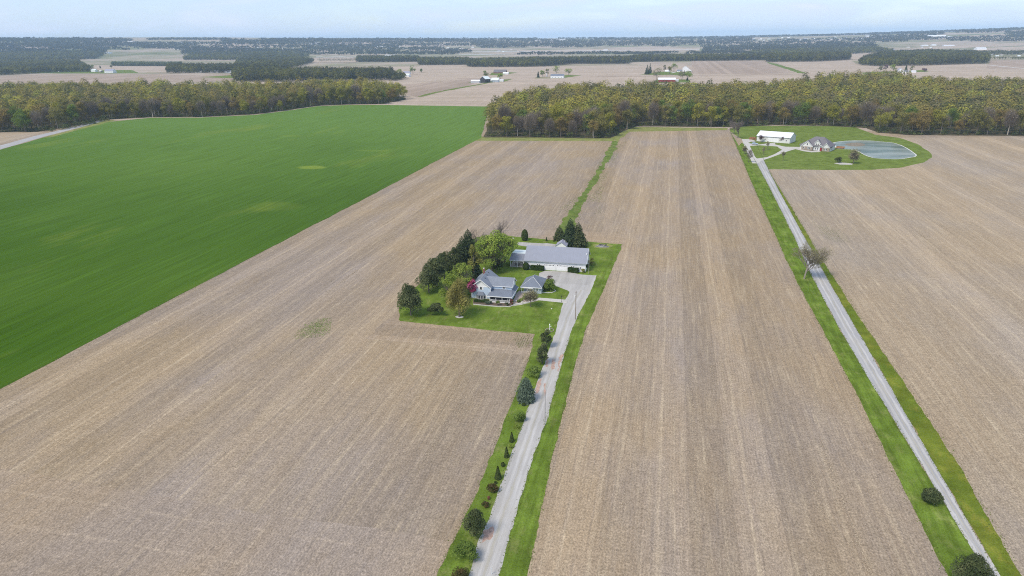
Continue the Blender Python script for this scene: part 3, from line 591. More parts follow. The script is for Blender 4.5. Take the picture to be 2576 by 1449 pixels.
# crown models of 26 m woodland trees, unit: metres
WOODV = []
for k in range(11):
    rg = np.random.default_rng(100+k); rx = rg.uniform(6.6, 9.0); top = rg.uniform(24, 27)
    if k < 8:
        V, T = lobes(rg, 15, 2300, (0, 0, 14.0), (rx, rx, 11.5), 3.1, .48, .25)
        V2, T2 = twigs(rg, (0, 0, 3), (0, 0, 14), (rx*.95, rx*.95, 12), 320, .07); V = np.concatenate([V, V2]); T = np.concatenate([T, T2*.3])
    else:
        V, T = twigs(rg, (0, 0, 5), (0, 0, 15), (rx, rx, 11.5), 1300, .085); V2, T2 = lobes(rg, 10, 160, (0, 0, 17), (rx, rx, 9), 3.0, .5, .5)
        V = np.concatenate([V, V2]); T = np.concatenate([T*.8, T2])
    WOODV.append((tri_mesh('crown', V, T), limbs(rg, 23, .42, 4.5, 22, 5, .35)))
_mm = {}
def wood_crown(vi, kind):
    if (vi, kind) not in _mm:
        m = WOODV[vi][0].copy(); m.materials.clear(); m.materials.append(LEAF[kind]); _mm[(vi, kind)] = m
    return _mm[(vi, kind)]
for k_, v in enumerate(WOODV): v[1].materials.append(M['bark'] if k_ % 3 else M['barkmid'])
WOODV[9][1].materials.clear(); WOODV[9][1].materials.append(M['barkpale'])
CNAME = {'yellow-green': 'yellow-green', 'olive': 'olive', 'bronze': 'bronze', 'green': 'fresh green', 'grey': 'bare grey'}
def place_wood_tree(x, y, h, kind, vi, group, where, neigh, row):
    s = h/26.0; o = thing('woodland_tree', '', 'tree', (x, y, 0), rng.uniform(0, 6.28), group)
    o.scale = (s*rng.uniform(.9, 1.12), s*rng.uniform(.9, 1.12), s)
    t = link('trunk', WOODV[vi][1], None, o); c = link('crown', wood_crown(vi, kind), None, o)
    size = 'tall' if h > 26.5 else ('low' if h < 21.5 else 'mid-height')
    o['label'] = f"{size} {CNAME[kind]} tree {row} {where}"
    return o
def canopy(name, X, Y, h, tree_tris, leaf, r, mat, z0=.25, tintfun=None, seed=1, label=None, Z=None, flat=1.0):
    """many trees' crowns as one mass of leaf clumps"""
    rg = np.random.default_rng(seed); n = len(X); m = tree_tris
    w = rg.normal(size=(n, m, 3)); w /= np.linalg.norm(w, axis=2)[:, :, None]; low = (w[..., 2] < 0) & (rg.uniform(size=(n, m)) < .45); w[..., 2] = np.where(low, -w[..., 2], w[..., 2])
    lob = rg.uniform(.72, 1.1, (n, m)); hh = h*rg.uniform(.74, 1.14, n); rad = r*rg.uniform(.75, 1.2, n)
    cz = hh*(.5+z0/2); rz = hh-cz
    base = np.zeros(n) if Z is None else Z
    C = np.stack([X[:, None]+w[..., 0]*rad[:, None]*lob, Y[:, None]+w[..., 1]*rad[:, None]*lob, base[:, None]+cz[:, None]+w[..., 2]*rz[:, None]*lob*flat], -1)
    tt = (rg.uniform(0, 1, n) if tintfun is None else tintfun)[:, None]*.9+rg.uniform(0, .1, (n, m))
    V = soup(C.reshape(-1, 3), leaf*rg.uniform(.6, 1.3, n*m), w.reshape(-1, 3)+np.array([0, 0, .45]), rg, .38)
    o = link(name, tri_mesh(name, V, tt.ravel()), mat); tag(o, label, kind='stuff'); return o

def wood(front, back, group, landmarks, n_ind, seed, name):
    """front: photo-pixel line of the near edge (left to right), back: of the far edge; nearest trees are individuals, the rest one mass"""
    global rng; rng = np.random.default_rng(seed)
    poly = [P(*p)[:2] for p in front] + [P(*p)[:2] for p in back[::-1]]
    X, Y = scatter(poly, 13.6)
    d = np.hypot(X, Y)
    fl = np.array([P(*p)[:2] for p in front])
    # depth of each point behind the near edge
    D = np.full(len(X), 1e9)
    for i in range(len(fl)-1):
        a, b = fl[i], fl[i+1]; ab = b-a; t = np.clip(((X-a[0])*ab[0]+(Y-a[1])*ab[1])/(ab@ab), 0, 1)
        D = np.minimum(D, np.hypot(X-a[0]-ab[0]*t, Y-a[1]-ab[1]*t))
    hp = 24.5 + 2.5*patchy(X, Y, .02, seed+1)*2
    hgt = hp + rng.normal(size=len(X))*3.2
    px = 1288+F*((X*RT[0]+Y*RT[1]-H*RT[2])/(X*fw[0]+Y*fw[1]-H*fw[2]))
    vis = (px > -40) & (px < 2620); key = np.where(vis, D*1.0+d*.05, 1e9)
    order = np.argsort(key); ind = order[:n_ind]; rest = order[n_ind:]
    ind = ind[np.argsort(px[ind])]
    cz = patchy(X, Y, .018, seed+2)
    def kindof(i):
        u = rng.uniform() + cz[i]*.35
        return 'grey' if u < .26 else 'bronze' if u < .42 else 'olive' if u < .72 else 'yellow-green' if u < .93 else 'green'
    kinds = {i: kindof(i) for i in ind}; prev = 'olive'
    for i in ind:
        k = kinds[i]; vi = int(rng.integers(8, 11)) if k == 'grey' else int(rng.integers(0, 8))
        lm = [l for (x, l) in landmarks if x <= px[i]][-1]; row = 'at the front edge' if D[i] < 9 else ('behind the edge' if D[i] < 20 else 'further in')
        place_wood_tree(X[i], Y[i], max(17, hgt[i]*(1.0 if D[i] > 9 else .93)), k, vi, group, lm, prev, row); prev = k
    near = rest[(D[rest] < 60)]; far = rest[(D[rest] >= 60)]
    tint = np.clip(.48+.4*cz+rng.normal(size=len(X))*.36, 0, 1)
    canopy(name, X[near], Y[near], hgt[near], 520, .80, 7.4, M['wood_mix'], .05, tint[near], seed, 'woodland crowns behind the front trees, olive and bronze')
    canopy(name+'_far_side', X[far], Y[far], hgt[far], 210, 1.3, 7.8, M['wood_mix'], .2, tint[far], seed+5, 'woodland canopy running back to the far fields')
    # undergrowth along the near edge
    sheet('forest_floor', [tuple(p) for p in poly], .055, M['litter'], .8, 6, seed=seed)
    ex = []
    for i in range(len(fl)-1):
        L = np.linalg.norm(fl[i+1]-fl[i]); k = int(L/2.2)
        t = (np.arange(k)+rng.uniform(size=k))/max(1, k); q = fl[i]+(fl[i+1]-fl[i])*t[:, None]; ab = (fl[i+1]-fl[i])/L; nn = np.array([-ab[1], ab[0]])
        if nn[1] < 0: nn = -nn
        ex.append(q+nn*rng.uniform(0, 16, (k, 1)))
    q = np.concatenate(ex); uh = rng.uniform(1.5, 9.0, len(q))
    canopy('undergrowth', q[:, 0], q[:, 1], uh, 60, .5, 2.4, M['bush_wood'], .0, rng.uniform(0, 1, len(q)), seed+9, 'low brush along the near edge of the wood')
leafm('bush_wood', (.055, .075, .028), (.085, .11, .04), (.14, .17, .05), (.15, .14, .07))
wood([(-60, 340), (0, 333), (95, 332), (165, 321), (250, 302), (380, 295), (500, 295), (640, 288), (720, 278), (800, 266), (880, 263), (963, 262), (1022, 250)],
     [(-60, 250), (0, 243), (150, 235), (350, 240), (520, 240), (700, 234), (850, 231), (960, 233), (1005, 242), (1020, 247), (1021, 248), (1021, 248.5), (1021.5, 249)],
     'trees of the wood behind the green field',
     [(-999, 'left of the gravel track'), (95, 'above the gravel track'), (250, 'where track meets wheat'), (420, 'left along the wheat'), (620, 'midway along the wheat'), (800, 'right along the wheat'), (930, 'at the wood\'s right tip')], 118, 11, 'left_wood')
wood([(1220, 346), (1330, 346), (1480, 348), (1535, 348), (1568, 330), (1600, 318), (1835, 320), (1950, 315), (2080, 317), (2180, 322), (2210, 334), (2290, 340), (2440, 341), (2640, 343)],
     [(1232, 300), (1290, 270), (1400, 248), (1500, 243), (1600, 243), (1800, 242), (1960, 240), (2100, 222), (2200, 215), (2300, 222), (2400, 232), (2500, 234), (2576, 234), (2640, 234)],
     'trees of the wood beyond the stubble fields',
     [(-999, 'at the corner beside the wheat'), (1290, 'above the left stubble'), (1450, 'near the ditch head'), (1600, 'above the middle stubble'), (1850, 'behind the white pole barn'), (2050, 'behind the stone house'), (2180, 'north of the pond'), (2320, 'above the eastern field')], 150, 23, 'right_wood')

def mid_wood(pts, h, sp, tris, leaf, name='distant_wood', mat='wood_mid', seed=1, label='distant wood of budding trees seen as one dark mass', z0=.1):
    global rng; rng = np.random.default_rng(seed); poly = [P(*p)[:2] for p in pts]; X, Y = scatter(poly, sp)
    if len(X) < 1: return
    Z = np.array([terr(a, b) for a, b in zip(X, Y)]) if np.hypot(X, Y).max() > 3700 else None
    t = np.clip(.5+.4*patchy(X, Y, .01, seed)+rng.normal(size=len(X))*.34, 0, 1)
    canopy(name, X, Y, np.full(len(X), h), tris, leaf, sp*.62, M[mat], z0, t, seed, label, Z)
mw = [
 ([(590, 207), (990, 203), (985, 187), (780, 186), (640, 188), (588, 195)], 22, 12, 90, 1.7, 'wood behind the left wood, level with the small farm'),
 ([(420, 185), (590, 184), (590, 205), (690, 200), (690, 176), (560, 174), (430, 172)], 22, 12, 50, 2.1, 'wood by the far houses on the left'),
 ([(-40, 192), (0, 190), (130, 183), (230, 181), (200, 160), (-40, 158)], 22, 12, 50, 2.1, 'far left wood beside the white farm'),
 ([(-40, 155), (240, 150), (262, 140), (250, 134), (-40, 136)], 20, 16, 24, 3.2, 'upper band of woods at the far left'),
 ([(590, 175), (720, 176), (790, 158), (760, 150), (600, 152)], 20, 14, 30, 2.6, 'tongue of woods left of the bare field'),
 ([(460, 152), (700, 152), (780, 143), (740, 134), (480, 140)], 20, 16, 24, 3.2, 'distant wood left of the long farm shed'),
 ([(897, 156.5), (1053, 156), (1053, 150), (900, 149)], 21, 11, 50, 2.2, 'narrow wood behind the bare centre field'),
 ([(1053, 164.5), (1175, 163.5), (1180, 156), (1055, 155)], 22, 11, 50, 2.2, 'dark wood left of centre'),
 ([(1176, 169.5), (1300, 169), (1385, 167), (1440, 161), (1580, 161), (1590, 153), (1400, 155), (1180, 160)], 22, 11, 50, 2.2, 'long dark wood across the centre'),
 ([(1580, 156.5), (1760, 153.5), (1935, 152), (1935, 147), (1600, 149)], 22, 11, 50, 2.2, 'long dark wood right of centre'),
 ([(1926, 156.5), (2060, 155), (2138, 151), (2135, 144), (1935, 146)], 24, 11, 50, 2.2, 'rounded wood end beyond the brown fields'),
 ([(2160, 164), (2210, 167), (2330, 165), (2484, 160), (2484, 150), (2440, 140), (2330, 136), (2230, 140), (2180, 152)], 23, 11, 50, 2.2, 'isolated wood at the right'),
 ([(1860, 141), (2060, 141), (2180, 134), (2250, 130), (2200, 122), (1900, 131)], 18, 18, 20, 3.6, 'belt of trees around the far houses on the right'),
 ([(2415, 150), (2576, 150), (2600, 147), (2415, 147)], 9, 30, 24, 2.2, 'scattered trees along the far right road'),
 ([(2395, 138), (2480, 139), (2600, 138), (2600, 134), (2395, 133)], 14, 24, 24, 3.0, 'trees around the far right farm'),
]
for k, (pts, h, sp, n, lf, lab) in enumerate(mw): mid_wood(pts, h, sp, n, lf, 'distant_wood', 'wood_mid', 200+k, lab)
mid_wood([(283, 166), (458, 167), (458, 163.5), (283, 163)], 15, 9, 60, 1.7, 'windbreak', 'pine', 260, 'dark evergreen windbreak across the far left field', 0)
mid_wood([(800, 158), (897, 157.5), (897, 156.5), (800, 157)], 19, 9, 26, .8, 'tree_row', 'wood_mid', 261, 'row of bare trees before the pale field', .3)
mid_wood([(988, 205), (1020, 200), (1012, 193), (985, 193)], 15, 10, 70, 1.5, 'tree_clump', 'wood_mid', 262, 'trees at the left of the small farm')
# everything out to the skyline: bands of woodland with gaps for fields, roads and the town
openp = [[(262, 127), (460, 125), (460, 152), (262, 152)], [(1180, 121), (1770, 118), (1770, 134), (1180, 135)], [(2200, 107), (2600, 104), (2600, 140), (2200, 142)],
         [(2380, 84), (2535, 83), (2535, 93), (2330, 100)], [(340, 101), (560, 102), (560, 110), (300, 110)], [(1880, 95), (2190, 88), (2190, 97), (1900, 106)],
         [(500, 113), (700, 114), (700, 119), (500, 118)], [(795, 139), (1000, 138), (1060, 142), (1000, 146), (795, 157)], [(1000, 118), (1200, 116), (1200, 121), (1000, 123)], [(640, 122), (760, 122), (760, 126), (640, 126)], [(1150, 134), (1300, 133), (1300, 139), (1150, 140)]]
def far_woods(ylo, yhi, dxp, h, tris, leaf, rad, seed, mat):
    """rows of tree clumps from the ground line yhi (near) to ylo (far)"""
    rg = np.random.default_rng(seed); XS = []; YS = []; ZS = []
    y = yhi
    while y > ylo:
        dist = F*H/max(3.0, (y-88)); dy = max(.9, min(2.4, (y-92)/9.0)); xs = np.arange(-60, 2640, dxp)+rg.uniform(-.5, .5)*dxp
        for x in xs:
            skyl = np.interp(x, [0, 1288, 1600, 2000, 2576], [97.5, 97.5, 92.5, 84.5, 67.5]); yy = skyl+.8+(y-97)*(150-skyl)/(150-97)
            gap = math.sin(x*.011+yy*.9)+math.sin(x*.023-yy*.55+2)+math.sin(x*.006+yy*.33)
            if gap < -1.05: continue
            if any(in_poly(np.array([x]), np.array([yy]), q)[0] for q in openp): continue
            p = P(x+rg.uniform(-.6, .6)*dxp, yy+rg.uniform(-.5, .5)*dy); XS.append(p[0]); YS.append(p[1]); ZS.append(terr(p[0], p[1]))
        y -= dy
    X, Y, Z = map(np.array, (XS, YS, ZS)); t = np.clip(.5+.35*patchy(X, Y, .003, seed)+rg.normal(size=len(X))*.2, 0, 1)
    sizes = np.hypot(X, Y)/4500
    canopy('far_woodland', X, Y, h*np.clip(sizes, .9, 1.5), tris, leaf, rad*1.0, M[mat], 0, t, seed, 'hazy belts of far woodland reaching the skyline', Z)
far_woods(98.0, 136, 7.5, 15, 26, 6.5, 24, 301, 'wood_far')

# ------------------------------------------------------------------ single trees
def G2(p): return (float(p[0]), float(p[1]), 0.0)
def broad(name, label, p, h, r, mat, n=2600, leaf=.34, nl=16, z0=.28, lr=None, trunk='bark', twn=500, twm='twig', group=None, cat='tree', fill=.25, z=0.0, tr=None, shape=1.0, seed=0):
    rg = np.random.default_rng(seed+int(abs(p[0]*7)+abs(p[1]*13))); o = thing(name, label, cat, (p[0], p[1], z), 0, group)
    cz = h*(z0+1)/2; rz = h*(1-z0)/2
    V, T = lobes(rg, nl, n, (0, 0, cz), (r, r, rz*1.0), lr or r*.42, leaf, fill)
    if shape < 1:                                       # narrow the crown towards its top
        k = np.clip((V[..., 2]-h*z0)/(h*(1-z0)), 0, 1); f = 1-(1-shape)*k**1.1; V[..., 0] *= f; V[..., 1] *= f
    V[..., 2] = np.maximum(V[..., 2], .15)
    link('crown', tri_mesh('crown', V, T), M[mat], o)
    rt = tr or max(.05, h*.02); mb = limbs(rg, h*.8, rt, r*.75, h*.9, 7, max(.12, z0*.8)); link('trunk', mb, M[trunk], o)
    if twn:
        Vt, Tt = twigs(rg, (0, 0, h*z0), (0, 0, cz), (r*.95, r*.95, rz*.97), twn, .035)
        if shape < 1:
            k = np.clip((Vt[..., 2]-h*z0)/(h*(1-z0)), 0, 1); f = 1-(1-shape)*k**1.1; Vt[..., 0] *= f; Vt[..., 1] *= f
        link('twigs', tri_mesh('twigs', Vt, Tt), M[twm], o)
    return o
def conifer(name, label, p, h, r, mat='spruce', n=30, leaf=.4, z0=.04, dens=16, group=None, droop=.25, seed=0, power=.62, trunk=True):
    rg = np.random.default_rng(seed+int(abs(p[0]*11)+abs(p[1]*5))); o = thing(name, label, 'tree', (p[0], p[1], 0), 0, group); C = []; N = []; T = []; Sz = []
    for k in range(n):
        t = k/(n-1); z = h*(z0+(1-z0)*t); R = r*(1-t)**power*min(1, .62+t*2.6)*rg.uniform(.78, 1.12)+.12; nb = max(4, int(2*math.pi*R/(leaf*1.7)))
        for j in range(nb):
            a = 2*math.pi*(j+rg.uniform(-.3, .3))/nb+k; Rj = R*rg.uniform(.72, 1.12); bt = rg.uniform(); m = max(3, int(dens*Rj/r)+2)
            s = rg.uniform(.25, 1, m)**.6; zz = z-droop*Rj*s*s+rg.normal(size=m)*.06*h/n*3
            C.append(np.stack([Rj*s*math.cos(a), Rj*s*math.sin(a), np.maximum(zz, .1)], 1)+rg.normal(size=(m, 3))*leaf*.28)
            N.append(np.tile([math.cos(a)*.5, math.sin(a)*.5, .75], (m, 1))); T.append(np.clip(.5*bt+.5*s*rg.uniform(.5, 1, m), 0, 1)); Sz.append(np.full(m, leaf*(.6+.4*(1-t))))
    C, N, T, Sz = map(np.concatenate, (C, N, T, Sz))
    link('foliage', tri_mesh('foliage', soup(C, Sz*rg.uniform(.6, 1.2, len(C)), N, rg, .6), T), M[mat], o)
    if trunk: link('trunk', MB().tube([(0, 0, -.2), (0, 0, h*.95)], [h*.022, .03], 7).mesh('trunk'), M['bark'], o)
    return o
def clipped(name, label, pts, w, h, mat='boxhedge', cat='hedge', leaf=.16, group=None):
    """a clipped hedge along a line of points"""
    rg = np.random.default_rng(int(abs(pts[0][0]*31)))
    a, b = np.array(pts[0][:2]), np.array(pts[1][:2]); L = np.linalg.norm(b-a); u = (b-a)/L; v = np.array([-u[1], u[0]])
    n = int(2600*L/6); s = rg.uniform(0, L, n); q = rg.uniform(-1, 1, n); f = rg.uniform(size=n); side = f < .5
    off = np.where(side, np.sign(q)*w/2, q*w/2); z = np.where(side, rg.uniform(.05, h, n), h)+rg.normal(size=n)*.05
    rnd = .12*np.sin(s*2.1)+rg.normal(size=n)*.05; off = off*(1-.15*(z/h)**4)+rnd*.4; z = z+rnd*.5
    endm = rg.uniform(size=n) < .12; s = np.where(endm, np.where(rg.uniform(size=n) < .5, 0, L), s); z = np.where(endm, rg.uniform(.05, h, n), z); off = np.where(endm, q*w/2, off)
    C = np.stack([s*u[0]+off*v[0], s*u[1]+off*v[1], z], 1); N = np.where(side[:, None], np.stack([v[0]*np.sign(off), v[1]*np.sign(off), .3+0*s], 1), [0, 0, 1.0])
    o = thing(name, label, cat, (a[0], a[1], 0), 0, group)
    link('foliage', tri_mesh('foliage', soup(C, leaf*rg.uniform(.7, 1.4, n), N, rg, .6), rg.uniform(0, 1, n)), M[mat], o)
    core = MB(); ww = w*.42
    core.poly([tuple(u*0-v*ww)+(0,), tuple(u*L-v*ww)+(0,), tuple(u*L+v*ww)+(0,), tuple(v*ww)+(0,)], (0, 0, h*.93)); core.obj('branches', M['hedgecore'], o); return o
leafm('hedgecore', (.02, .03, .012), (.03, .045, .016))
def bush(name, label, p, h, r, mat='bush', n=700, leaf=.2, group=None, cat='shrub', seed=0, nl=9):
    rg = np.random.default_rng(seed+int(abs(p[0]*17)+abs(p[1]*3))); V, T = lobes(rg, nl, n, (0, 0, h*.5), (r, r, h*.5), r*.42, leaf, .3); V[..., 2] = np.clip(V[..., 2], .02, None)
    o = link(name, tri_mesh(name, V, T), M[mat], None, (p[0], p[1], 0)); return tag(o, label, cat, group)
def cone_shrub(label, p, h, r, group=None, mat='arbor', cat='shrub', name='arborvitae', blunt=False):
    rg = np.random.default_rng(int(abs(p[0]*19)+abs(p[1]*23))); n = int(420*h*r+250); t = rg.uniform(0, 1, n)**(1.2 if blunt else 1.6); a = rg.uniform(0, 6.283, n)
    prof = (np.sqrt(np.clip(1-(2*t-.9)**2/1.25, 0, 1)) if blunt else (1-t)**.75*np.clip(t*8+.6, 0, 1)); R = r*prof*rg.uniform(.88, 1.06, n)
    C = np.stack([R*np.cos(a), R*np.sin(a), t*h+.05], 1); N = np.stack([np.cos(a), np.sin(a), .5+0*a], 1)
    o = link(name, tri_mesh(name, soup(C, .12+.04*rg.uniform(size=n)+r*.04, N, rg, .5), rg.uniform(0, 1, n)), M[mat], None, (p[0], p[1], 0)); return tag(o, label, cat, group)
def bare_tree(name, label, p, h, r, group=None, n1=9, lean=(0, 0), mat='bark', buds=None, seed=0, w=.06, z=0.0):
    """recursive bare branching"""
    rg = np.random.default_rng(seed+int(abs(p[0]*29)+abs(p[1]))); mb = MB(); tw = []; tips = []
    def br(a, d, L, rad, dep):
        d = d/np.linalg.norm(d); mid = a+d*L*.5+rg.normal(size=3)*L*.05; e = a+d*L+rg.normal(size=3)*L*.09+np.array([0, 0, .05*L])
        if dep <= 2: mb.tube([a, mid, e], [rad, rad*.75, rad*.5], 5 if dep < 2 else 3)
        else:
            s = np.cross(d, rg.normal(size=3)); s /= np.linalg.norm(s)+1e-9; wd = max(.018, rad*.8)*w/.06; tw.append([a-s*wd, a+s*wd, e]); tips.append(e)
        if dep >= 5: return
        k = {0: n1, 1: 5, 2: 5, 3: 4, 4: 3}[dep]
        for i in range(k):
            t = rg.uniform(.35, 1.0) if dep else .35+.65*(i+1)/k; q = a+(e-a)*t; ax = rg.normal(size=3); ax -= d*(ax@d); ax /= np.linalg.norm(ax)
            sp = rg.uniform(.45, .95); nd = d+ax*sp; nd[2] += .12; br(q, nd, L*rg.uniform(.48, .68), rad*.5, dep+1)
    o = thing(name, label, 'tree', (p[0], p[1], z), 0, group)
    br(np.array([0, 0, -.1]), np.array([lean[0], lean[1], 1.0]), h*.42, h*.021, 0)
    V = np.array(tw); mx = max(1e-3, V[..., 2].max()); sxy = r/max(.1, np.percentile(np.abs(V[..., :2]), 97)); sz = h/mx
    me_ = mb.mesh('trunk')
    for v in me_.vertices: k = v.co.z*sz/h; f = 1+(sxy-1)*min(1, max(0, k*1.6)); v.co.x *= f; v.co.y *= f; v.co.z *= sz
    kk = np.clip(V[..., 2]*sz/h*1.6, 0, 1); f = 1+(sxy-1)*kk; V[..., 0] *= f; V[..., 1] *= f; V[..., 2] *= sz
    link('trunk', me_, M[mat], o); link('twigs', tri_mesh('twigs', V, rg.uniform(0, 1, len(V))), M['twig'], o)
    if buds:
        T = V[:, 2][rg.uniform(size=len(V)) < buds[1]]; T = T+rg.normal(size=T.shape)*.15
        link('crown', tri_mesh('crown', soup(T, .16+0*T[:, 0], rg.normal(size=T.shape), rg), rg.uniform(0, 1, len(T))), M[buds[0]], o)
    return o

# trees of the farmstead, left to right
def pinelike(label, p, h, r, group=None, mat='pine', n=4600, leaf=.33, seed=0, z0=.02, nl=30): return broad('pine_tree', label, p, h, r, mat, n, leaf, nl, z0, r*.36, 'bark', 0, group=group, fill=.15, shape=.55, seed=seed)
PG = 'pines west of the farmhouse'
pinelike('broad dark pine standing alone at the lawn\'s left corner', cA(266, 985), 11.8, 6.0, PG, n=7200, nl=40)
pinelike('pine with exposed trunk left of centre in the windbreak, behind the lone corner pine', cA(440, 765), 11.0, 5.2, PG, z0=.08, seed=3)
pinelike('tall leaning dark pine in the middle of the windbreak', cA(520, 700), 13.2, 5.6, PG, z0=.10, n=6000, seed=5)
pinelike('bushy dark pine right behind the tall leaning pine', cA(590, 640), 12.2, 5.2, PG, z0=.05, seed=9)
pinelike('low dark pine just left of the tall spruces', cA(690, 540), 10, 5.2, PG, seed=12)
SG = 'spruces behind the farmhouse'
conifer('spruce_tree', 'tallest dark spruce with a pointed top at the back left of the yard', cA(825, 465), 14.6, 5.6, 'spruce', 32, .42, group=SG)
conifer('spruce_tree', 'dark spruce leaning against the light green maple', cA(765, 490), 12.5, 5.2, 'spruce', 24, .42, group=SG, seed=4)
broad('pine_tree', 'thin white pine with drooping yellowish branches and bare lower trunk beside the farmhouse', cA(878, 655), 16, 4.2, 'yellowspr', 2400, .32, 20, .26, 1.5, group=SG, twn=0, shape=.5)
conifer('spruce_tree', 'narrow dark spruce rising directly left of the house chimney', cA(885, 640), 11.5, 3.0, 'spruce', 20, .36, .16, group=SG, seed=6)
bare_tree('bare_tree', 'grey bare tree behind the tall spruce', cA(925, 430), 14.5, 4.0, seed=2)
broad('maple_tree', 'huge light green leafing maple filling the yard behind the farmhouse', cA(1050, 560), 18.6, 8.8, 'willow', 9500, .33, 44, .06, 2.6, twn=1500, seed=2)
broad('maple_tree', 'light green tree at the right of the huge maple, overhanging the pavilion roof', cA(1175, 480), 14.5, 5.0, 'willow', 3000, .32, 20, .1, 1.9, twn=600, seed=8)
bare_tree('bare_tree', 'pale bare tree showing above the top of the huge maple', cA(1110, 400), 17.5, 4.2, seed=3)
broad('ornamental_tree', 'dark bushy evergreen under the maple behind the house roof', cA(1090, 580), 6.0, 3.2, 'spruce', 1400, .3, 10, .05, twn=0)
broad('leafing_tree', 'lime green leafing tree behind the brown conical tree', cA(760, 800), 14.5, 6.0, 'lime', 5000, .32, 28, .02, 1.9, twn=500, shape=.8)
broad('leafing_tree', 'lower lime green tree left of the brown conical tree', cA(655, 850), 10, 5.2, 'lime', 3600, .32, 22, .02, 1.7, twn=350, shape=.75, seed=7)
broad('budding_tree', 'large conical tree of brown-orange buds on the front lawn', cA(735, 1000), 15.4, 7.2, 'budbrown', 11000, .26, 44, .0, 2.1, twn=1100, twm='budbrown', shape=.34, seed=1)
tag(sheet('tree_ring', [(cA(735, 1000)[0]+1.5*math.cos(a), cA(735, 1000)[1]+1.1*math.sin(a)) for a in np.arange(0, 6.28, .5)], .027, M['rock']), kind='structure')
bush('evergreen_bush', 'round dark bush on the lawn left of the brown conical tree', cA(508, 985), 4.2, 2.9, 'pine', 2200, .26)
broad('redbud_tree', 'pink flowering redbud at the left corner of the blue farmhouse', cH1(205, 900), 7.8, 2.6, 'redbud', 2200, .2, 12, .2, twn=200)
broad('budding_tree', 'small sparse budding tree in front of the cottage terrace', cA(1425, 905), 6.6, 3.6, 'sparse', 1300, .17, 14, .25, twn=900, twm='twig')
bush('purple_shrub', 'purple-grey shrub beside the gravel yard behind the round bush', cA(1610, 660), 2.6, 1.2, 'purple', 500, .16)
bush('round_bush', 'big round bright green bush at the right of the blue cottage', cA(1605, 745), 4.2, 3.0, 'bush', 2600, .22, nl=14)
clipped('hedge', 'long clipped dark hedge left of the garage doors', [cH2(800, 1020), cH2(1125, 1045)], 1.8, 1.9, group='clipped hedges along the white garage')
clipped('hedge', 'clipped dark hedge right of the garage doors', [cH2(1760, 1075), cH2(2010, 1105)], 1.8, 1.9, group='clipped hedges along the white garage')
cone_shrub('clipped dark green dome at the left end of the white garage', cH2(668, 1020), 3.1, 1.35, mat='boxhedge', name='clipped_dome', blunt=True)
bush('evergreen_bush', 'yellowish low bush at the right front corner of the white garage', cH2(2130, 1100), 1.6, 1.0, 'yellowspr', 400, .16)
bush('evergreen_bush', 'dark upright bush at the right end wall of the white garage', cH2(2245, 1050), 3.2, 1.1, 'arbor', 700, .18)
bush('evergreen_bush', 'dark bush behind the thin pole right of the garage', cH2(2330, 900), 3.2, 1.7, 'budbrown', 700, .18)
cone_shrub('fat dark arborvitae standing alone behind the pavilion', cA(1366, 262), 5.4, 1.6, name='arborvitae', blunt=True)
SA = 'small arborvitae behind the garage'
cone_shrub('small arborvitae behind the garage, the left and taller of two', cA(1576, 268), 2.0, .45, SA); cone_shrub('tiny arborvitae behind the garage, nearer the white shed', cA(1649, 272), 1.6, .42, SA)
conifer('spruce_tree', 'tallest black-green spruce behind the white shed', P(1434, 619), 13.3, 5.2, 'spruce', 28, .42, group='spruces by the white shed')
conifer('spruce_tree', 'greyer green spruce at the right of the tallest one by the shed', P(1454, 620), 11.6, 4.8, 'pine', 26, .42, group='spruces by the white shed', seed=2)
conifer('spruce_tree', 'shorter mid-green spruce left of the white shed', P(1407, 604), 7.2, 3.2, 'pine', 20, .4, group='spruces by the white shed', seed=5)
# foundation planting
clipped('hedge', 'dark yew hedge under the bay window', [cH1(290, 985), cH1(640, 1000)], 1.5, .75)
FP = 'shrubs in the bed before the porch'
for px_, h_, r_, mt, lab in ((( 640, 1045), 1.3, 1.5, 'bluespruce', 'low spreading blue-green juniper in the porch bed'), ((885, 1085), 2.0, 1.0, 'bush', 'bright green upright shrub before the middle of the porch'), ((1110, 1080), 1.3, .9, 'pine', 'dark rounded shrub before the right half of the porch'),
                             ((1250, 1060), 2.1, .9, 'redtwig', 'reddish twiggy shrub at the right corner of the porch'), ((1490, 970), .9, .8, 'lime', 'lime-yellow perennial clump by the front walk'), ((1440, 1005), .9, 1.0, 'bush', 'low green clump beside the boulder at the walk')):
    bush('porch_shrub', lab, cH1(*px_), h_, r_, mt, 500, .15, FP)
# along the driveway, top to bottom
DV = 'trees and shrubs along the driveway'
broad('pine_tree', 'upper dark pine of the driveway row, nearest the ringed white post', cS8(655, 120), 6.6, 2.3, 'pine', 2400, .24, 20, .02, .9, twn=0, group=DV, shape=.6)
broad('pine_tree', 'second dark pine of the driveway row', cS8(635, 215), 7.0, 2.5, 'pine', 2600, .24, 22, .02, .95, twn=0, group=DV, shape=.6, seed=3)
bush('round_bush', 'bright green shrub in the driveway row between dark pine and blue spruce', cS8(585, 290), 3.0, 2.4, 'bush', 1300, .2, DV)
conifer('spruce_tree', 'dense blue spruce beside the driveway', cS8(537, 430), 7.2, 2.9, 'bluespruce', 26, .24, group=DV, seed=7, power=.5)
cone_shrub('small dark bush at the foot of the blue spruce', cS8(525, 458), .7, .5, DV, blunt=True, name='dwarf_bush')
bush('round_bush', 'bright green leafy shrub by the driveway below the blue spruce', cS8(500, 545), 2.8, 1.8, 'bush', 1100, .18, DV)
bush('round_bush', 'low lime clump of the driveway row above the first conical shrub', cS8(485, 590), .8, .8, 'lime', 300, .14, DV)
bush('round_bush', 'low lime clump of the driveway row between two conical shrubs', cS8(452, 700), .6, .8, 'lime', 300, .14, DV)
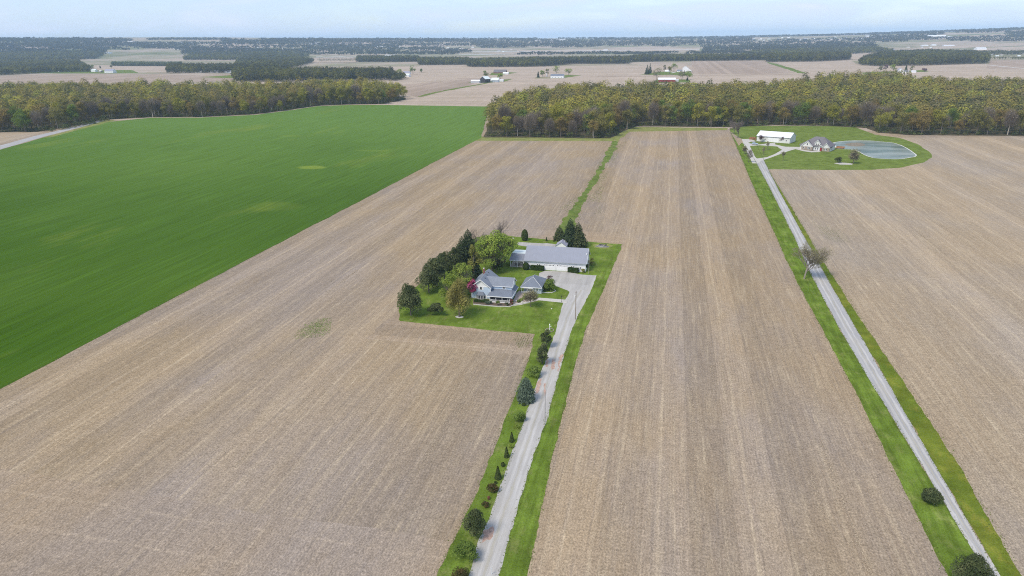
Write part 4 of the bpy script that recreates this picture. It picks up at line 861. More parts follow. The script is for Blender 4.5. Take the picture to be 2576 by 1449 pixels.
for q, h_, r_, lab in (((456, 668), 2.6, .62, 'topmost dark conical arborvitae beside the driveway'), ((426, 758), 2.7, .62, 'second dark conical arborvitae beside the driveway'), ((376, 883), 3.2, .78, 'largest dark conical arborvitae, just above the round reddish bush')):
    cone_shrub(lab, cS8(*q), h_, r_, DV)
cone_shrub('small dark dwarf bush between the conical arborvitae', cS8(404, 810), .95, .42, DV, blunt=True, name='dwarf_bush')
cone_shrub('tiny dwarf bush just above the round reddish bush', cS8(361, 912), .5, .3, DV, blunt=True, name='dwarf_bush')
leafm('redround', (.06, .06, .02), (.10, .09, .03), (.16, .10, .05))
bush('round_bush', 'round reddish-green clipped bush beside the driveway', cS8(344, 958), 1.9, 1.25, 'redround', 1300, .13, DV, nl=16)
bush('orange_shrub', 'tiny orange shrub below the round reddish bush', cS8(320, 1003), .6, .45, 'redtwig', 200, .1, DV)
bush('round_bush', 'small dark round bush above the large lower pine', cS8(302, 1044), 1.2, .8, 'redround', 600, .12, DV)
pinelike('large dark pine low in the driveway row', cS8(240, 1215), 6.4, 2.9, DV, n=5200, leaf=.19, nl=30, seed=4)
bush('round_bush', 'large bright green shrub below the large pine at the driveway', cS8(190, 1345), 3.4, 2.4, 'bush', 2600, .16, DV, nl=16)
bush('round_bush', 'olive round bush at the bottom edge of the driveway row', cS8(148, 1470), 1.9, 1.9, 'redround', 1200, .14, DV)
# along the lane
bare_tree('bare_tree', 'bare spreading tree leaning over the lane', cH7(625, 1095), 15.5, 7.4, None, 12, (.16, .05), 'barkmid', buds=('sparse', 1.0), seed=11, w=.07)
bush('juniper_bush', 'dark round juniper beside the lane, the upper of two', P(2342, 1264), 2.7, 1.95, 'pine', 3400, .2, 'junipers along the lane', nl=26)
pinelike('large dark pine at the bottom of the lane, cut by the frame', P(2444, 1478), 6.6, 4.0, None, n=8000, leaf=.19, nl=40, seed=8, mat='pine')
bush('small_tree', 'small dark bushy tree left of the lane near the estate', cC(305, 410), 6.0, 2.6, 'grey_bush', 500, .5) if False else None
bare_tree('bare_tree', 'tall bare tree at the wood edge left of the pole barn', cC(232, 235), 17, 5.5, None, 9, seed=21, w=.12)
bare_tree('bare_tree', 'second bare tree at the wood edge, left of the tall one', cC(190, 190), 14, 5, None, 8, seed=22, w=.12)
EG = 'young trees around the estate'
bare_tree('young_tree', 'dark leafless young tree beside the lane fork', cH3(372, 945), 10.5, 2.6, EG, 9, seed=31, w=.12)
broad('young_tree', 'short bushy dark young tree left of the lane fork', cH3(265, 745), 6.5, 2.5, 'sparse', 260, .4, 8, .2, twn=500, group=EG)
broad('young_tree', 'purple-brown ornamental tree before the left end of the pole barn', cH3(658, 455), 6.3, 2.9, 'purple', 260, .45, 8, .2, twn=260, group=EG)
broad('young_tree', 'purple-brown ornamental tree before the right half of the pole barn', cH3(1160, 470), 6.0, 2.7, 'purple', 320, .5, 8, .2, twn=200, group=EG)
broad('young_tree', 'thin young tree on the triangular lawn, upper one', cH3(825, 635), 7.5, 1.8, 'sparse', 90, .4, 6, .3, twn=160, group=EG)
broad('young_tree', 'thin young tree on the triangular lawn, lower one', cH3(720, 765), 7.0, 1.6, 'sparse', 70, .4, 6, .3, twn=140, group=EG)
broad('young_tree', 'thin young tree on the front lawn below the curved drive', cH3(1195, 905), 7.8, 1.9, 'sparse', 110, .4, 6, .35, twn=200, group=EG)
bush('evergreen_bush', 'dark rounded evergreen in the lawn bed below the pond', cH4(268, 665), 4.2, 2.7, 'pine', 700, .4)
broad('ornamental_tree', 'grey spreading ornamental tree in the lawn bed below the pond', cH4(590, 690), 11, 5.0, 'grey_sparse', 900, .42, 14, .1, twn=700, group=EG) if False else broad('ornamental_tree', 'grey spreading ornamental tree in the lawn bed below the pond', cH4(600, 690), 11, 5.0, 'sparse', 650, .42, 14, .12, twn=1100, twm='twig')
sheet('mulch_bed', [tuple(cH4(*p)[:2]) for p in [(160, 680), (300, 662), (560, 680), (610, 700), (560, 715), (300, 710)]], .040, M['concrete'])
# far farm trees (photo pixel of the foot, height, radius, look)
FT = 'trees around the far farms'
ft = [(cH6(525, 290), 17, 9, 'bush', 'round bright green tree above the black barn'), (cH6(820, 330), 15, 8.5, 'lime', 'yellow-green tree right of the pale blue farm'), (cH6(1590, 290), 14, 4, 'spruce', 'dark pointed evergreen at the left of the white shed farm'),
      (cH6(1675, 275), 17, 6, 'lime', 'olive tree second from the left at the white shed farm'), (cH6(1775, 270), 20, 5, 'sparse', 'thin grey tree left of the white shed'), (cH6(1955, 220), 22, 10, 'lime', 'wide yellow-green tree behind the white shed'), (cH6(2205, 240), 17, 9.5, 'lime', 'spreading yellow tree right of the white shed'),
      (cH5(530, 555), 23, 9.5, 'spruce', 'pair-topped dark evergreen at the red barn farm'), (cH5(640, 520), 24, 7, 'spruce', 'right dark evergreen touching its pair at the red barn farm'), (cH5(900, 820), 32, 12, 'sparse', 'tall pale willow left of the red barn'), (cH5(1200, 440), 18, 5, 'sparse', 'slim tree behind the red barn'),
      (cH5(1390, 560), 22, 7, 'budbrown', 'brown budding tree above the red barn roof'), (cH5(1560, 450), 24, 10, 'lime', 'big round olive tree beside the white house'), (cH5(1870, 780), 22, 9, 'sparse', 'grey-green tree right of the red barn'), (cH5(2090, 770), 20, 9, 'lime', 'right-hand olive tree of the red barn farm'), (cH5(2080, 800), 6, 3, 'spruce', 'small dark evergreen below the right-hand olive tree')]
ft += [(cM5(1605, 455), 12, 8, 'lime', 'yellowish tree at the small farm past the left wood'), (cM5(1735, 462), 26, 9, 'bush', 'tall fresh green tree at the small farm past the left wood'), (cM5(1815, 445), 12, 4.5, 'bush', 'small green tree right of the small farm past the left wood'), (cM5(1560, 480), 18, 6, 'sparse', 'grey tree at the tip of the left wood')]
ft += [(cLL(1090, 740), 22, 11, 'bush', 'light green tree at the left end of the far white farm'), (cLL(1330, 745), 22, 7, 'sparse', 'grey-purple tree at the far white farm'), (cLL(1430, 720), 17, 7, 'purple', 'dark maroon tree at the far white farm'), (cLL(1690, 740), 14, 4, 'spruce', 'narrow evergreen amid the far white farm'), (cLL(1800, 690), 16, 9, 'bush', 'round deep green tree behind the far white farm'), (cLL(1940, 675), 10, 4, 'spruce', 'small dark round tree right of the far white farm'), (cLL(2155, 685), 16, 5, 'sparse', 'slim tree behind the long white barn')]
ft += [(cR7(1415, 460), 19, 9.5, 'lime', 'rounded yellow tree beside the far white farmhouse'), (cR7(1345, 455), 18, 6, 'purple', 'dark tree left of the rounded yellow one'), (cR7(1300, 455), 15, 7, 'sparse', 'pale bare tree at the left of the far white farmhouse'), (cR7(1527, 455), 15, 4, 'spruce', 'dark cone tree right of the far white farmhouse'), (cR7(1578, 458), 15, 5, 'sparse', 'thin tree by the far white shed'), (cR7(1690, 460), 9, 6, 'purple', 'lone maroon bush in the field right of the far farmhouse')]
ft += [(P(497, 182), 12, 7, 'spruce', 'dark round bush left of the three far houses')]
for p, h_, r_, mt, lab in ft:
    if mt == 'spruce': conifer('evergreen_tree', lab, p, h_, r_*.8, 'spruce', 14, 1.6, group=FT, dens=7)
    else: broad('farm_tree', lab, p, h_, r_, mt, 260, 1.25, 10, .12, r_*.42, twn=120, group=FT)
# ------------------------------------------------------------------ buildings
def gable(o, w, d, ez, rz, wallm, roofm, over=.4, axis='x', wall='wall', roof='roof', th=.14, x0=0, y0=0, endm=None):
    """wall block with a gable roof; axis = direction of the ridge"""
    if axis == 'x':
        prof = [(y0, 0), (y0+d, 0), (y0+d, ez), (y0+d/2, rz), (y0, ez)]
        MB().poly([(x0, a, b) for a, b in prof], (w, 0, 0)).obj(wall, wallm, o)
        s = (rz-ez)/(d/2); e = ez-s*over+.1; t = rz+.1
        MB().slab((x0-over, y0-over, e), (x0+w+over, y0-over, e), (x0+w+over, y0+d/2, t), (x0-over, y0+d/2, t), th).slab((x0-over, y0+d/2, t), (x0+w+over, y0+d/2, t), (x0+w+over, y0+d+over, e), (x0-over, y0+d+over, e), th).obj(roof, roofm, o)
    else:
        prof = [(x0, 0), (x0+w, 0), (x0+w, ez), (x0+w/2, rz), (x0, ez)]
        MB().poly([(a, y0, b) for a, b in prof], (0, d, 0)).obj(wall, wallm, o)
        s = (rz-ez)/(w/2); e = ez-s*over+.1; t = rz+.1
        MB().slab((x0-over, y0-over, e), (x0+w/2, y0-over, t), (x0+w/2, y0+d+over, t), (x0-over, y0+d+over, e), th).slab((x0+w/2, y0-over, t), (x0+w+over, y0-over, e), (x0+w+over, y0+d+over, e), (x0+w/2, y0+d+over, t), th).obj(roof, roofm, o)
def window(o, x0, x1, z0, z1, y, frame=.09, mat='glass', fm='whitetrim', bars=1, shutter=0, depth=.06, name='window'):
    """window on a wall facing -y: frame (proud), pane set back in it, bar, shutters"""
    f = MB(); f.box(x0-frame, x0, y-depth, y+.02, z0-frame, z1+frame); f.box(x1, x1+frame, y-depth, y+.02, z0-frame, z1+frame)
    f.box(x0, x1, y-depth, y+.02, z0-frame, z0); f.box(x0, x1, y-depth, y+.02, z1, z1+frame)
    if bars: f.box(x0, x1, y-depth+.01, y+.02, (z0+z1)/2-.03, (z0+z1)/2+.03)
    w = f.obj(name, M[fm], o); box('pane', M[mat], w, x0, x1, y-depth+.03, y+.015, z0, z1)
    if shutter:
        box('shutter', M['whitetrim'], o, x0-frame-shutter, x0-frame-.01, y-.04, y+.02, z0-.05, z1+.05); box('shutter', M['whitetrim'], o, x1+frame+.01, x1+frame+shutter, y-.04, y+.02, z0-.05, z1+.05)
    return w

# --- farmhouse (axis-aligned): main gable, wing, porch, side lean-to
fh = thing('farmhouse', 'light blue two-storey farmhouse with grey gabled roof, bay window and front porch', 'house', (-68.5, 230.5, 0))
W_, D_, EZ, RZ = 7.36, 12.3, 4.95, 7.75
MB().poly([(0, 0, .35), (W_, 0, .35), (W_, 0, EZ), (0, 0, EZ)], (0, D_, 0)).obj('wall', M['blue'], fh)
box('foundation', M['stone'], fh, .05, W_-.05, .06, D_-.05, -.1, .35)
MB().poly([(.02, .01, EZ), (W_-.02, .01, EZ), (W_/2, .01, RZ-.08)], (0, D_-.03, 0)).obj('gable_end', M['whitewall'], fh)
box('frieze_board', M['whitetrim'], fh, -.03, W_+.03, -.05, .0, EZ-.12, EZ+.08)
s_ = (RZ-EZ)/(W_/2); ov = .45; e_ = EZ-s_*ov+.12; t_ = RZ+.12
rf = MB().slab((-ov, -.45, e_), (W_/2, -.45, t_), (W_/2, D_+.45, t_), (-ov, D_+.45, e_), .14).slab((W_/2, -.45, t_), (W_+ov, -.45, e_), (W_+ov, D_+.45, e_), (W_/2, D_+.45, t_), .14).obj('roof', M['shingle'], fh)
MB().slab((-ov-.02, -.50, e_+.02), (W_/2, -.50, t_+.02), (W_/2, -.45, t_+.02), (-ov-.02, -.45, e_+.02), .3).slab((W_/2, -.50, t_+.02), (W_+ov+.02, -.50, e_+.02), (W_+ov+.02, -.45, e_+.02), (W_/2, -.45, t_+.02), .3).obj('rake_board', M['whitetrim'], fh)
for yy, k in ((3.2, .95), (6.6, .8), (9.3, .8)):
    xx = W_/2+k; zz = t_-s_*k; MB().tube([(xx, yy, zz-.1), (xx, yy, zz+.35)], [.13, .13], 8).obj('vent_pipe', M['black'], rf)
ch = box('chimney', M['brick'], rf, W_/2-1.35, W_/2-.65, 8.6, 9.3, 6.2, 9.0); MB().tube([(W_/2-1.0, 8.95, 9.0), (W_/2-1.0, 8.95, 9.4)], [.2, .16], 8).obj('chimney_pot', M['whitetrim'], rf)
for x in (0, W_): box('corner_board', M['whitetrim'], fh, x-.11, x+.11, -.04, .14, .3, EZ)
window(fh, 3.36, 4.15, 3.82, 5.05, 0, .1, shutter=.52)
# bay window
bx0, bx1, bz0, bz1 = 2.0, 5.4, .25, 1.62; by = -.75
bay = MB().poly([(bx0, 0, -.05), (bx0+.45, by, -.05), (bx1-.45, by, -.05), (bx1, 0, -.05)], (0, 0, .38)).obj('bay_base', M['whitetrim'], fh)
bw = MB(); xs = np.linspace(bx0+.45, bx1-.45, 5)
for x in xs: bw.box(x-.06, x+.06, by-.02, by+.06, .33, bz1)
bw.box(bx0+.42, bx1-.42, by-.03, by+.07, bz1, bz1+.16)
for sx, ex in ((bx0, bx0+.45), (bx1, bx1-.45)): bw.poly([(sx, -.01, .33), (ex, by, .33), (ex, by, .42), (sx, -.01, .42)], (.02, .02, 0)); bw.poly([(sx, -.01, bz1-.1), (ex, by, bz1-.1), (ex, by, bz1+.1), (sx, -.01, bz1+.1)], (.02, .02, 0))
bf = bw.obj('bay_window', M['whitetrim'], fh)
for i in range(4): box('pane', M['glass'], bf, xs[i]+.06, xs[i+1]-.06, by+.01, by+.03, .36, bz1)
for sx, ex in ((bx0+.05, bx0+.42), (bx1-.05, bx1-.42)): MB().poly([(sx, -.03, .42), (ex, by+.05, .42), (ex, by+.05, bz1-.1), (sx, -.03, bz1-.1)], (.01, .01, 0)).obj('pane', M['glass'], bf)
for a in (bx0-.55, bx1+.05): box('shutter', M['whitetrim'], fh, a, a+.5, -.05, .02, .2, 1.65)
q = [(bx0-.15, .02), (bx0+.35, by-.2), (bx1-.35, by-.2), (bx1+.15, .02)]; q2 = [(bx0+.75, -.01), (bx0+.95, -.22), (bx1-.95, -.22), (bx1-.75, -.01)]
rb = MB()
rb.add([(x, y, 1.78) for x, y in q]+[(x, y, 3.0) for x, y in q2], [(0, 1, 5, 4), (1, 2, 6, 5), (2, 3, 7, 6), (4, 5, 6, 7), (0, 3, 2, 1), (0, 4, 7, 3)]); rb.obj('bay_roof', M['shingle2'], fh)
# wing
wx0, wx1, wy0, wy1, wez, wrz = W_, 14.95, 2.5, 9.1, 4.95, 7.15
MB().poly([(wx0+.01, wy0, .3), (wx0+.01, wy1, .3), (wx0+.01, wy1, wez), (wx0+.01, wy0, wez)], (wx1-wx0, 0, 0)).obj('wall', M['blue'], fh)
ym = (wy0+wy1)/2; MB().poly([(wx1-.2, wy0+.02, wez), (wx1-.2, wy1-.02, wez), (wx1-.2, ym, wrz-.05)], (.23, 0, 0)).obj('gable_end', M['whitewall'], fh)
box('wall', M['whitewall'], fh, wx1+.01, wx1+.05, wy0+.02, wy1-.02, 3.1, wez)
s2 = (wrz-wez)/(ym-wy0); ov = .4; e2 = wez-s2*ov+.12; t2 = wrz+.12
# the wing's ridge runs on into the main slope
xin = W_/2 + (t_-t2)/s_ - .15; xe = W_+.1
wr = MB().slab((xe-.3, wy0-ov, e2), (wx1+.45, wy0-ov, e2), (wx1+.45, ym, t2), (xin, ym, t2), .13).slab((xin, ym, t2), (wx1+.45, ym, t2), (wx1+.45, wy1+ov, e2), (xe-.3, wy1+ov, e2), .13).obj('roof', M['shingle'], fh)
MB().slab((wx1+.45, wy0-ov, e2+.02), (wx1+.5, wy0-ov, e2+.02), (wx1+.5, ym, t2+.02), (wx1+.45, ym, t2+.02), .3).slab((wx1+.45, ym, t2+.02), (wx1+.5, ym, t2+.02), (wx1+.5, wy1+ov, e2+.02), (wx1+.45, wy1+ov, e2+.02), .3).box(xe+.3, wx1+.45, wy0-ov-.05, wy0-ov, e2-.2, e2+.02).obj('rake_board', M['whitetrim'], fh)
window(fh, 11.7, 12.42, 3.85, 4.68, wy0, .08, shutter=.42)
# right lean-to
MB().poly([(wx1+.06, -.6+.0, .3), (wx1+.55, -.6, .3), (wx1+.55, -.6, 2.75), (wx1+.06, -.6, 2.9)], (0, 8.6, 0)).obj('side_wall', M['blue'], fh)
MB().slab((wx1+.06, wy0-.1, 3.6), (wx1+1.35, -2.95, 2.62), (wx1+1.35, 8.4, 2.75), (wx1+.06, 8.4, 3.62), .12).obj('side_roof', M['shingle2'], fh)
MB().box(wx1+1.36, wx1+1.42, -2.95, 8.4, 2.45, 2.72).obj('fascia', M['whitetrim'], fh)
# porch
pz = 2.60
pr = MB().slab((W_-.55, -2.95, pz), (wx1+1.34, -2.95, pz), (wx1+.1, wy0-.05, 3.55), (W_+.05, wy0-.05, 3.55), .12).obj('porch_roof', M['shingle2'], fh)
MB().box(W_-.55, wx1+1.35, -3.02, -2.96, pz-.28, pz+.0).obj('fascia', M['whitetrim'], fh)
MB().poly([(W_-.5, -2.9, pz-.15), (W_-.1, -2.9, pz-.15), (W_-.1, wy0, 3.35), (W_-.5, -.05, pz+.5)], (.05, 0, 0)).obj('porch_cheek', M['whitetrim'], fh) if False else None
box('porch_floor', M['whitetrim'], fh, W_+.35, wx1+.2, -2.6, wy0, -.1, .28)
posts = [W_+.45, W_+2.75, W_+5.1, wx1-.25, wx1+.4]
for x in posts: box('porch_post', M['whitetrim'], fh, x-.08, x+.08, -2.62, -2.46, .28, pz-.1)
rl = MB().box(posts[0], posts[-1], -2.58, -2.50, 1.0, 1.08).box(posts[0], posts[-1], -2.58, -2.50, .36, .42)
for x in np.arange(posts[0]+.15, posts[-1], .17): rl.box(x-.025, x+.025, -2.56, -2.52, .42, 1.0)
rl.obj('railing', M['whitetrim'], fh); box('header_beam', M['whitetrim'], fh, posts[0], posts[-1], -2.6, -2.48, pz-.28, pz-.13)
for i in range(4):
    if i == 3: box('screen', M['screen'], fh, posts[3]+.1, posts[4]-.1, -2.45, -2.43, 1.08, pz-.28); continue
    box('screen', M['screen'], fh, posts[i]+.1, posts[i+1]-.1, -2.45, -2.43, 1.1, pz-.28)
for x in (W_+1.9, W_+4.1, W_+6.3):
    c = thing('porch_chair', {0: 'pale wicker chair behind the left screen of the porch', 1: 'pale wicker chair behind the middle screen of the porch', 2: 'pale wicker chair behind the right screen of the porch'}[int((x-W_-1.9)/2.1+.1)], 'chair', (-68.5+x, 230.5-2.75+.0, 0), 0, 'wicker chairs on the porch')
    c.location = (-68.5+x, 230.5-1.9, .28)
    box('seat', M['rock'], c, -.3, .3, -.3, .3, .38, .46); MB().poly([(-.3, .27, .46), (.3, .27, .46), (.26, .36, 1.1), (-.26, .36, 1.1)], (0, .06, 0)).obj('backrest', M['rock'], c)
    for sx in (-.26, .26):
        for sy in (-.26, .26): box('leg', M['rock'], c, sx-.03, sx+.03, sy-.03, sy+.03, 0, .38)
MB().box(W_+3.2, W_+4.2, -3.3, -2.62, -.05, .14).obj('step', M['concrete'], fh)
# --- cottage
ct = thing('cottage', 'small grey-blue hip-roofed outbuilding with a recessed porch beside the farmhouse', 'cottage', (-51.0, 239.9, 0))
cw, cd = 7.45, 9.9
MB().poly([(.9, 1.2, 0), (4.6, 1.2, 0), (4.6, .15, 0), (cw, .15, 0), (cw, cd, 0), (.4, cd, 0), (.4, 1.2, 0)], (0, 0, 2.75)).obj('wall', M['bluegrey'], ct)
e = 2.72; A0, B0, C0, D0 = (-.45, -.6), (cw+.4, -.6), (cw+.4, cd+.3), (-.45, cd+.3); r1, r2 = (3.6, 3.9), (3.6, 6.3)
hp = MB(); hp.add([(*A0, e), (*B0, e), (*C0, e), (*D0, e), (*r1, 5.35), (*r2, 5.35), (*A0, e-.16), (*B0, e-.16), (*C0, e-.16), (*D0, e-.16)],
       [(0, 1, 4), (1, 2, 5, 4), (2, 3, 5), (3, 0, 4, 5), (0, 6, 7, 1), (1, 7, 8, 2), (2, 8, 9, 3), (3, 9, 6, 0), (6, 9, 8, 7)])
hr = hp.obj('roof', M['shingle2'], ct)
def cap(a, b): return MB().tube([a, b], [.11, .11], 4).obj('ridge_cap', M['metal'], hr)
cap((*A0, e+.02), (*r1, 5.38)); cap((*B0, e+.02), (*r1, 5.38)); cap((*C0, e+.02), (*r2, 5.38)); cap((*r1, 5.38), (*r2, 5.38))
MB().box(-.5, 4.3, -.72, -.62, e-.52, e-.02).obj('fascia', M['whitetrim'], ct); MB().box(4.3, cw+.4, -.72, -.62, e-.24, e-.02).obj('fascia', M['whitetrim'], ct)
for x in (-.2, 2.1, 4.4): box('porch_post', M['whitetrim'], ct, x-.08, x+.08, -.55, -.4, 0, e-.16)
cr_ = MB().box(-.2, 4.4, -.51, -.44, .85, .92); [cr_.box(x-.03, x+.03, -.5, -.45, .1, .85) for x in np.arange(0, 4.4, .22)]; cr_.obj('railing', M['whitetrim'], ct)
box('porch_floor', M['concrete'], ct, -.3, 4.5, -.6, 1.2, 0, .1)
window(ct, .95, 2.4, 1.0, 1.95, 1.2, .08); window(ct, 2.9, 3.5, .3, 2.1, 1.2, .08, bars=0, name='door_window')
window(ct, 5.6, 6.15, 1.2, 2.2, .15, .08, shutter=.42)
for x in (4.62, cw-.08): box('corner_board', M['whitetrim'], ct, x, x+.12, .1, .2, 0, 2.6)
# --- long white garage
gb = thing('garage_building', 'long white garage with grey metal roof and two wide overhead doors', 'garage', (-55.6, 268.6, 0))
gw, gd = 25.6, 12.6
gable(gb, gw, gd, 4.15, 8.5, M['white'], M['greyroof'], .5)
box('gutter', M['metal'], gb, -.5, gw+.5, -.66, -.56, 3.72, 3.86)
for x0 in (8.25, 13.6):
    x1 = x0+4.5; fr_ = MB().poly([(x0-.12, -.03, 0), (x0-.12, -.03, 2.35), (x0+.6, -.03, 2.95), (x1-.6, -.03, 2.95), (x1+.12, -.03, 2.35), (x1+.12, -.03, 0)], (0, .02, 0)).obj('door_surround', M['metal'], gb)
    dr = MB()
    for k in range(4):
        z0, z1 = .02+k*.69, .02+(k+1)*.69-.025
        if k < 3: dr.box(x0, x1, -.10, -.04, z0, z1)
        else: dr.poly([(x0, -.10, z0), (x1, -.10, z0), (x1, -.10, z0+.15), (x1-.6, -.10, z1), (x0+.6, -.10, z1), (x0, -.10, z0+.15)], (0, .06, 0))
    d_ = dr.obj('garage_door', M['whitetrim'], gb)
    for i in range(7): xx = x0+.3+i*(4.5-.6)/6.6; box('pane', M['glass'], d_, xx-.17, xx+.17, -.125, -.105, 2.12, 2.42)
for a, b, z0, z1 in ((1.72, 2.3, 1.15, 2.0), (5.05, 5.45, 1.6, 2.4), (5.9, 6.3, 1.6, 2.4), (19.6, 20.0, 1.6, 2.4), (20.45, 20.85, 1.6, 2.4), (23.15, 23.7, 1.2, 2.1)): window(gb, a, b, z0, z1, 0, .07, depth=.05)
box('corner_board', M['whitetrim'], gb, -.03, .15, -.03, .12, 0, 3.9); box('corner_board', M['whitetrim'], gb, gw-.15, gw+.03, -.03, .12, 0, 3.9)
MB().slab((gw+.5, -.5, 3.95), (gw+.56, -.5, 3.95), (gw+.56, gd/2, 8.62), (gw+.5, gd/2, 8.62), .3).slab((gw+.5, gd/2, 8.62), (gw+.56, gd/2, 8.62), (gw+.56, gd+.5, 3.95), (gw+.5, gd+.5, 3.95), .3).obj('rake_board', M['whitetrim'], gb)
box('vent', M['whitetrim'], gb, gw-.3, gw+.1, 3.2, 3.6, 6.7, 7.1)
# --- pavilion at its left end
pv_ = thing('pavilion', 'open pavilion with pale metal roof on white posts, left of the white garage', 'pavilion', (-62.6, 270.3, 0))
MB().slab((-.3, -.3, 3.0), (6.3, -.3, 3.0), (6.3, 4.4, 4.75), (-.3, 4.4, 4.75), .12).obj('roof', M['greyroof'], pv_, )
MB().slab((-.3, 4.45, 4.75), (6.3, 4.45, 4.75), (6.0, 12.6, 3.9), (-.3, 12.6, 3.9), .12).obj('rear_roof', M['whiteroof2'], pv_)
box('fascia', M['whitetrim'], pv_, -.3, 6.3, -.36, -.3, 2.8, 3.0)
for x in (.2, 3.1, 5.9):
    for y in (0.1, 4.3, 12.2): box('post', M['whitetrim'], pv_, x-.14, x+.14, y-.14, y+.14, 0, 2.95 if y < 4 else (4.5 if y < 5 else 3.75))
box('floor_slab', M['concrete'], pv_, -.2, 6.2, -.1, 12.4, 0, .08)
pt = thing('picnic_table', 'dark picnic table standing under the open pavilion', 'table', (-59.8, 272.2, .08)); box('tabletop', M['darkwood'], pt, -.9, .9, -.4, .4, .7, .76)
for y in (-.75, .75): box('bench', M['darkwood'], pt, -.9, .9, y-.13, y+.13, .42, .47)
for x in (-.6, .6): MB().poly([(x, -.8, 0), (x, -.7, 0), (x, .1, .7), (x, 0, .7)], (.07, 0, 0)).poly([(x, .8, 0), (x, .7, 0), (x, -.1, .7), (x, 0, .7)], (.07, 0, 0)).obj('leg', M['darkwood'], pt)
# --- small shed behind
sp_ = cH2(1445, 402, 2.4); sq = cH2(1705, 416, 2.4)
sh = thing('garden_shed', 'little white shed with lilac-grey roof under the tall spruces behind the garage', 'shed', (sp_[0], sp_[1], 0), math.atan2(sq[1]-sp_[1], sq[0]-sp_[0]))
gable(sh, float(np.hypot(*(sq-sp_)[:2])), 5.0, 2.5, 4.1, M['white'], M['shingle4'], .25, 'y')
MB().tube([(3.6, 3.0, 3.0), (3.6, 3.0, 4.4)], [.12, .12], 6).obj('vent_pipe', M['whitetrim'], sh)

# --- poles, lamp, bird bath, fire pit and small yard things
def pole(label, p, h, mat='wood', arms=True, r=.14, group=None, box_=None):
    o = thing('utility_pole', label, 'pole', (p[0], p[1], 0), 0, group); MB().tube([(0, 0, -.2), (.05, 0, h)], [r, r*.65], 8).obj('shaft', M[mat], o)
    if arms: MB().box(-.45, .45, -.05, .05, h-.55, h-.45).obj('crossarm', M[mat], o)
    if box_: MB().tube([(-.28, 0, box_-.3), (-.28, 0, box_+.35)], [.17, .17], 8).obj('yard_light', M['whitetrim'], o)
    return o
UG = 'utility poles of the farmstead'
pole('weathered utility pole with a white yard light, on the grass strip by the driveway', cA(1855, 1025), 10.6, 'wood', True, .17, UG, 8.6)
pole('thin grey pole at the right front corner of the white garage', cH2(2285, 1130), 7.4, 'polegrey', False, .09, UG)
pole('plain grey pole at the driveway edge further down, below the red rubble', cS8(648, 572), 9.5, 'polegrey', False, .13, UG)
bb = cA(1607, 1130); b_ = thing('white_post', 'white post ornament inside a pale stone ring at the lawn end', 'ornament', (bb[0], bb[1], 0))
MB().tube([(0, 0, 0), (0, 0, .15), (0, 0, .2), (0, 0, 2.0)], [.22, .22, .12, .10], 10).obj('post', M['whitetrim'], b_); MB().box(-.1, .55, -.06, .06, 1.45, 1.6).obj('arm', M['whitetrim'], b_)
MB().tube([(.0, 0, 2.0), (.0, 0, 2.35)], [.22, .06], 8).obj('finial', M['whitetrim'], b_)
for k in range(18):
    a = 2*math.pi*k/18; st_ = thing('edging_stone', '', 'x'); bpy.data.objects.remove(st_)
rs = MB()
for k in range(20):
    a = 2*math.pi*k/20; rs.poly([(1.3*math.cos(a), 1.3*math.sin(a), 0), (1.5*math.cos(a), 1.5*math.sin(a), 0), (1.5*math.cos(a+.27), 1.5*math.sin(a+.27), 0), (1.3*math.cos(a+.27), 1.3*math.sin(a+.27), 0)], (0, 0, .18))
rs.obj('stone_ring', M['stone'], b_)
lp = cH1(2530, 1000); l_ = thing('lamp_post', 'black lamp post where the front walk meets the driveway', 'lamp post', (lp[0], lp[1], 0))
MB().tube([(0, 0, 0), (0, 0, .15), (0, 0, .2), (0, 0, 2.1)], [.14, .14, .05, .05], 8).obj('post', M['black'], l_); MB().box(-.13, .13, -.13, .13, 2.1, 2.45).obj('lantern', M['black'], l_)
fp = P(1515, 620); f_ = thing('burn_pile', 'dark ash heap with charred logs on the lawn at the right of the spruces', 'ash heap', (fp[0], fp[1], 0))
rg = np.random.default_rng(4); mbp = MB(); n = 14
mbp.add([(3.0*rg.uniform(.85, 1.1)*math.cos(2*math.pi*k/n), 1.8*rg.uniform(.85, 1.1)*math.sin(2*math.pi*k/n), .03) for k in range(n)]+[(1.3*math.cos(2*math.pi*k/n), .8*math.sin(2*math.pi*k/n), rg.uniform(.4, .8)) for k in range(n)]+[(0, 0, .75)],
        [(k, (k+1) % n, n+(k+1) % n, n+k) for k in range(n)]+[(n+k, n+(k+1) % n, 2*n) for k in range(n)]); mbp.obj('heap', M['ash'], f_)
for k in range(7):
    a = rg.uniform(0, 3.1); x, y = rg.uniform(-1.5, 1.5), rg.uniform(-.8, .8); MB().tube([(x-1.1*math.cos(a), y-1.1*math.sin(a), .5), (x+1.1*math.cos(a), y+1.1*math.sin(a), .85)], [.13, .1], 6).obj('log', M['darkwood'], f_)
sheet('burnt_grass', [(fp[0]+4.6*math.cos(a)*(1+.15*math.sin(3*a)), fp[1]+.6+4.2*math.sin(a)) for a in np.arange(0, 6.28, .35)], .0225, M['rough'], .2, 1)
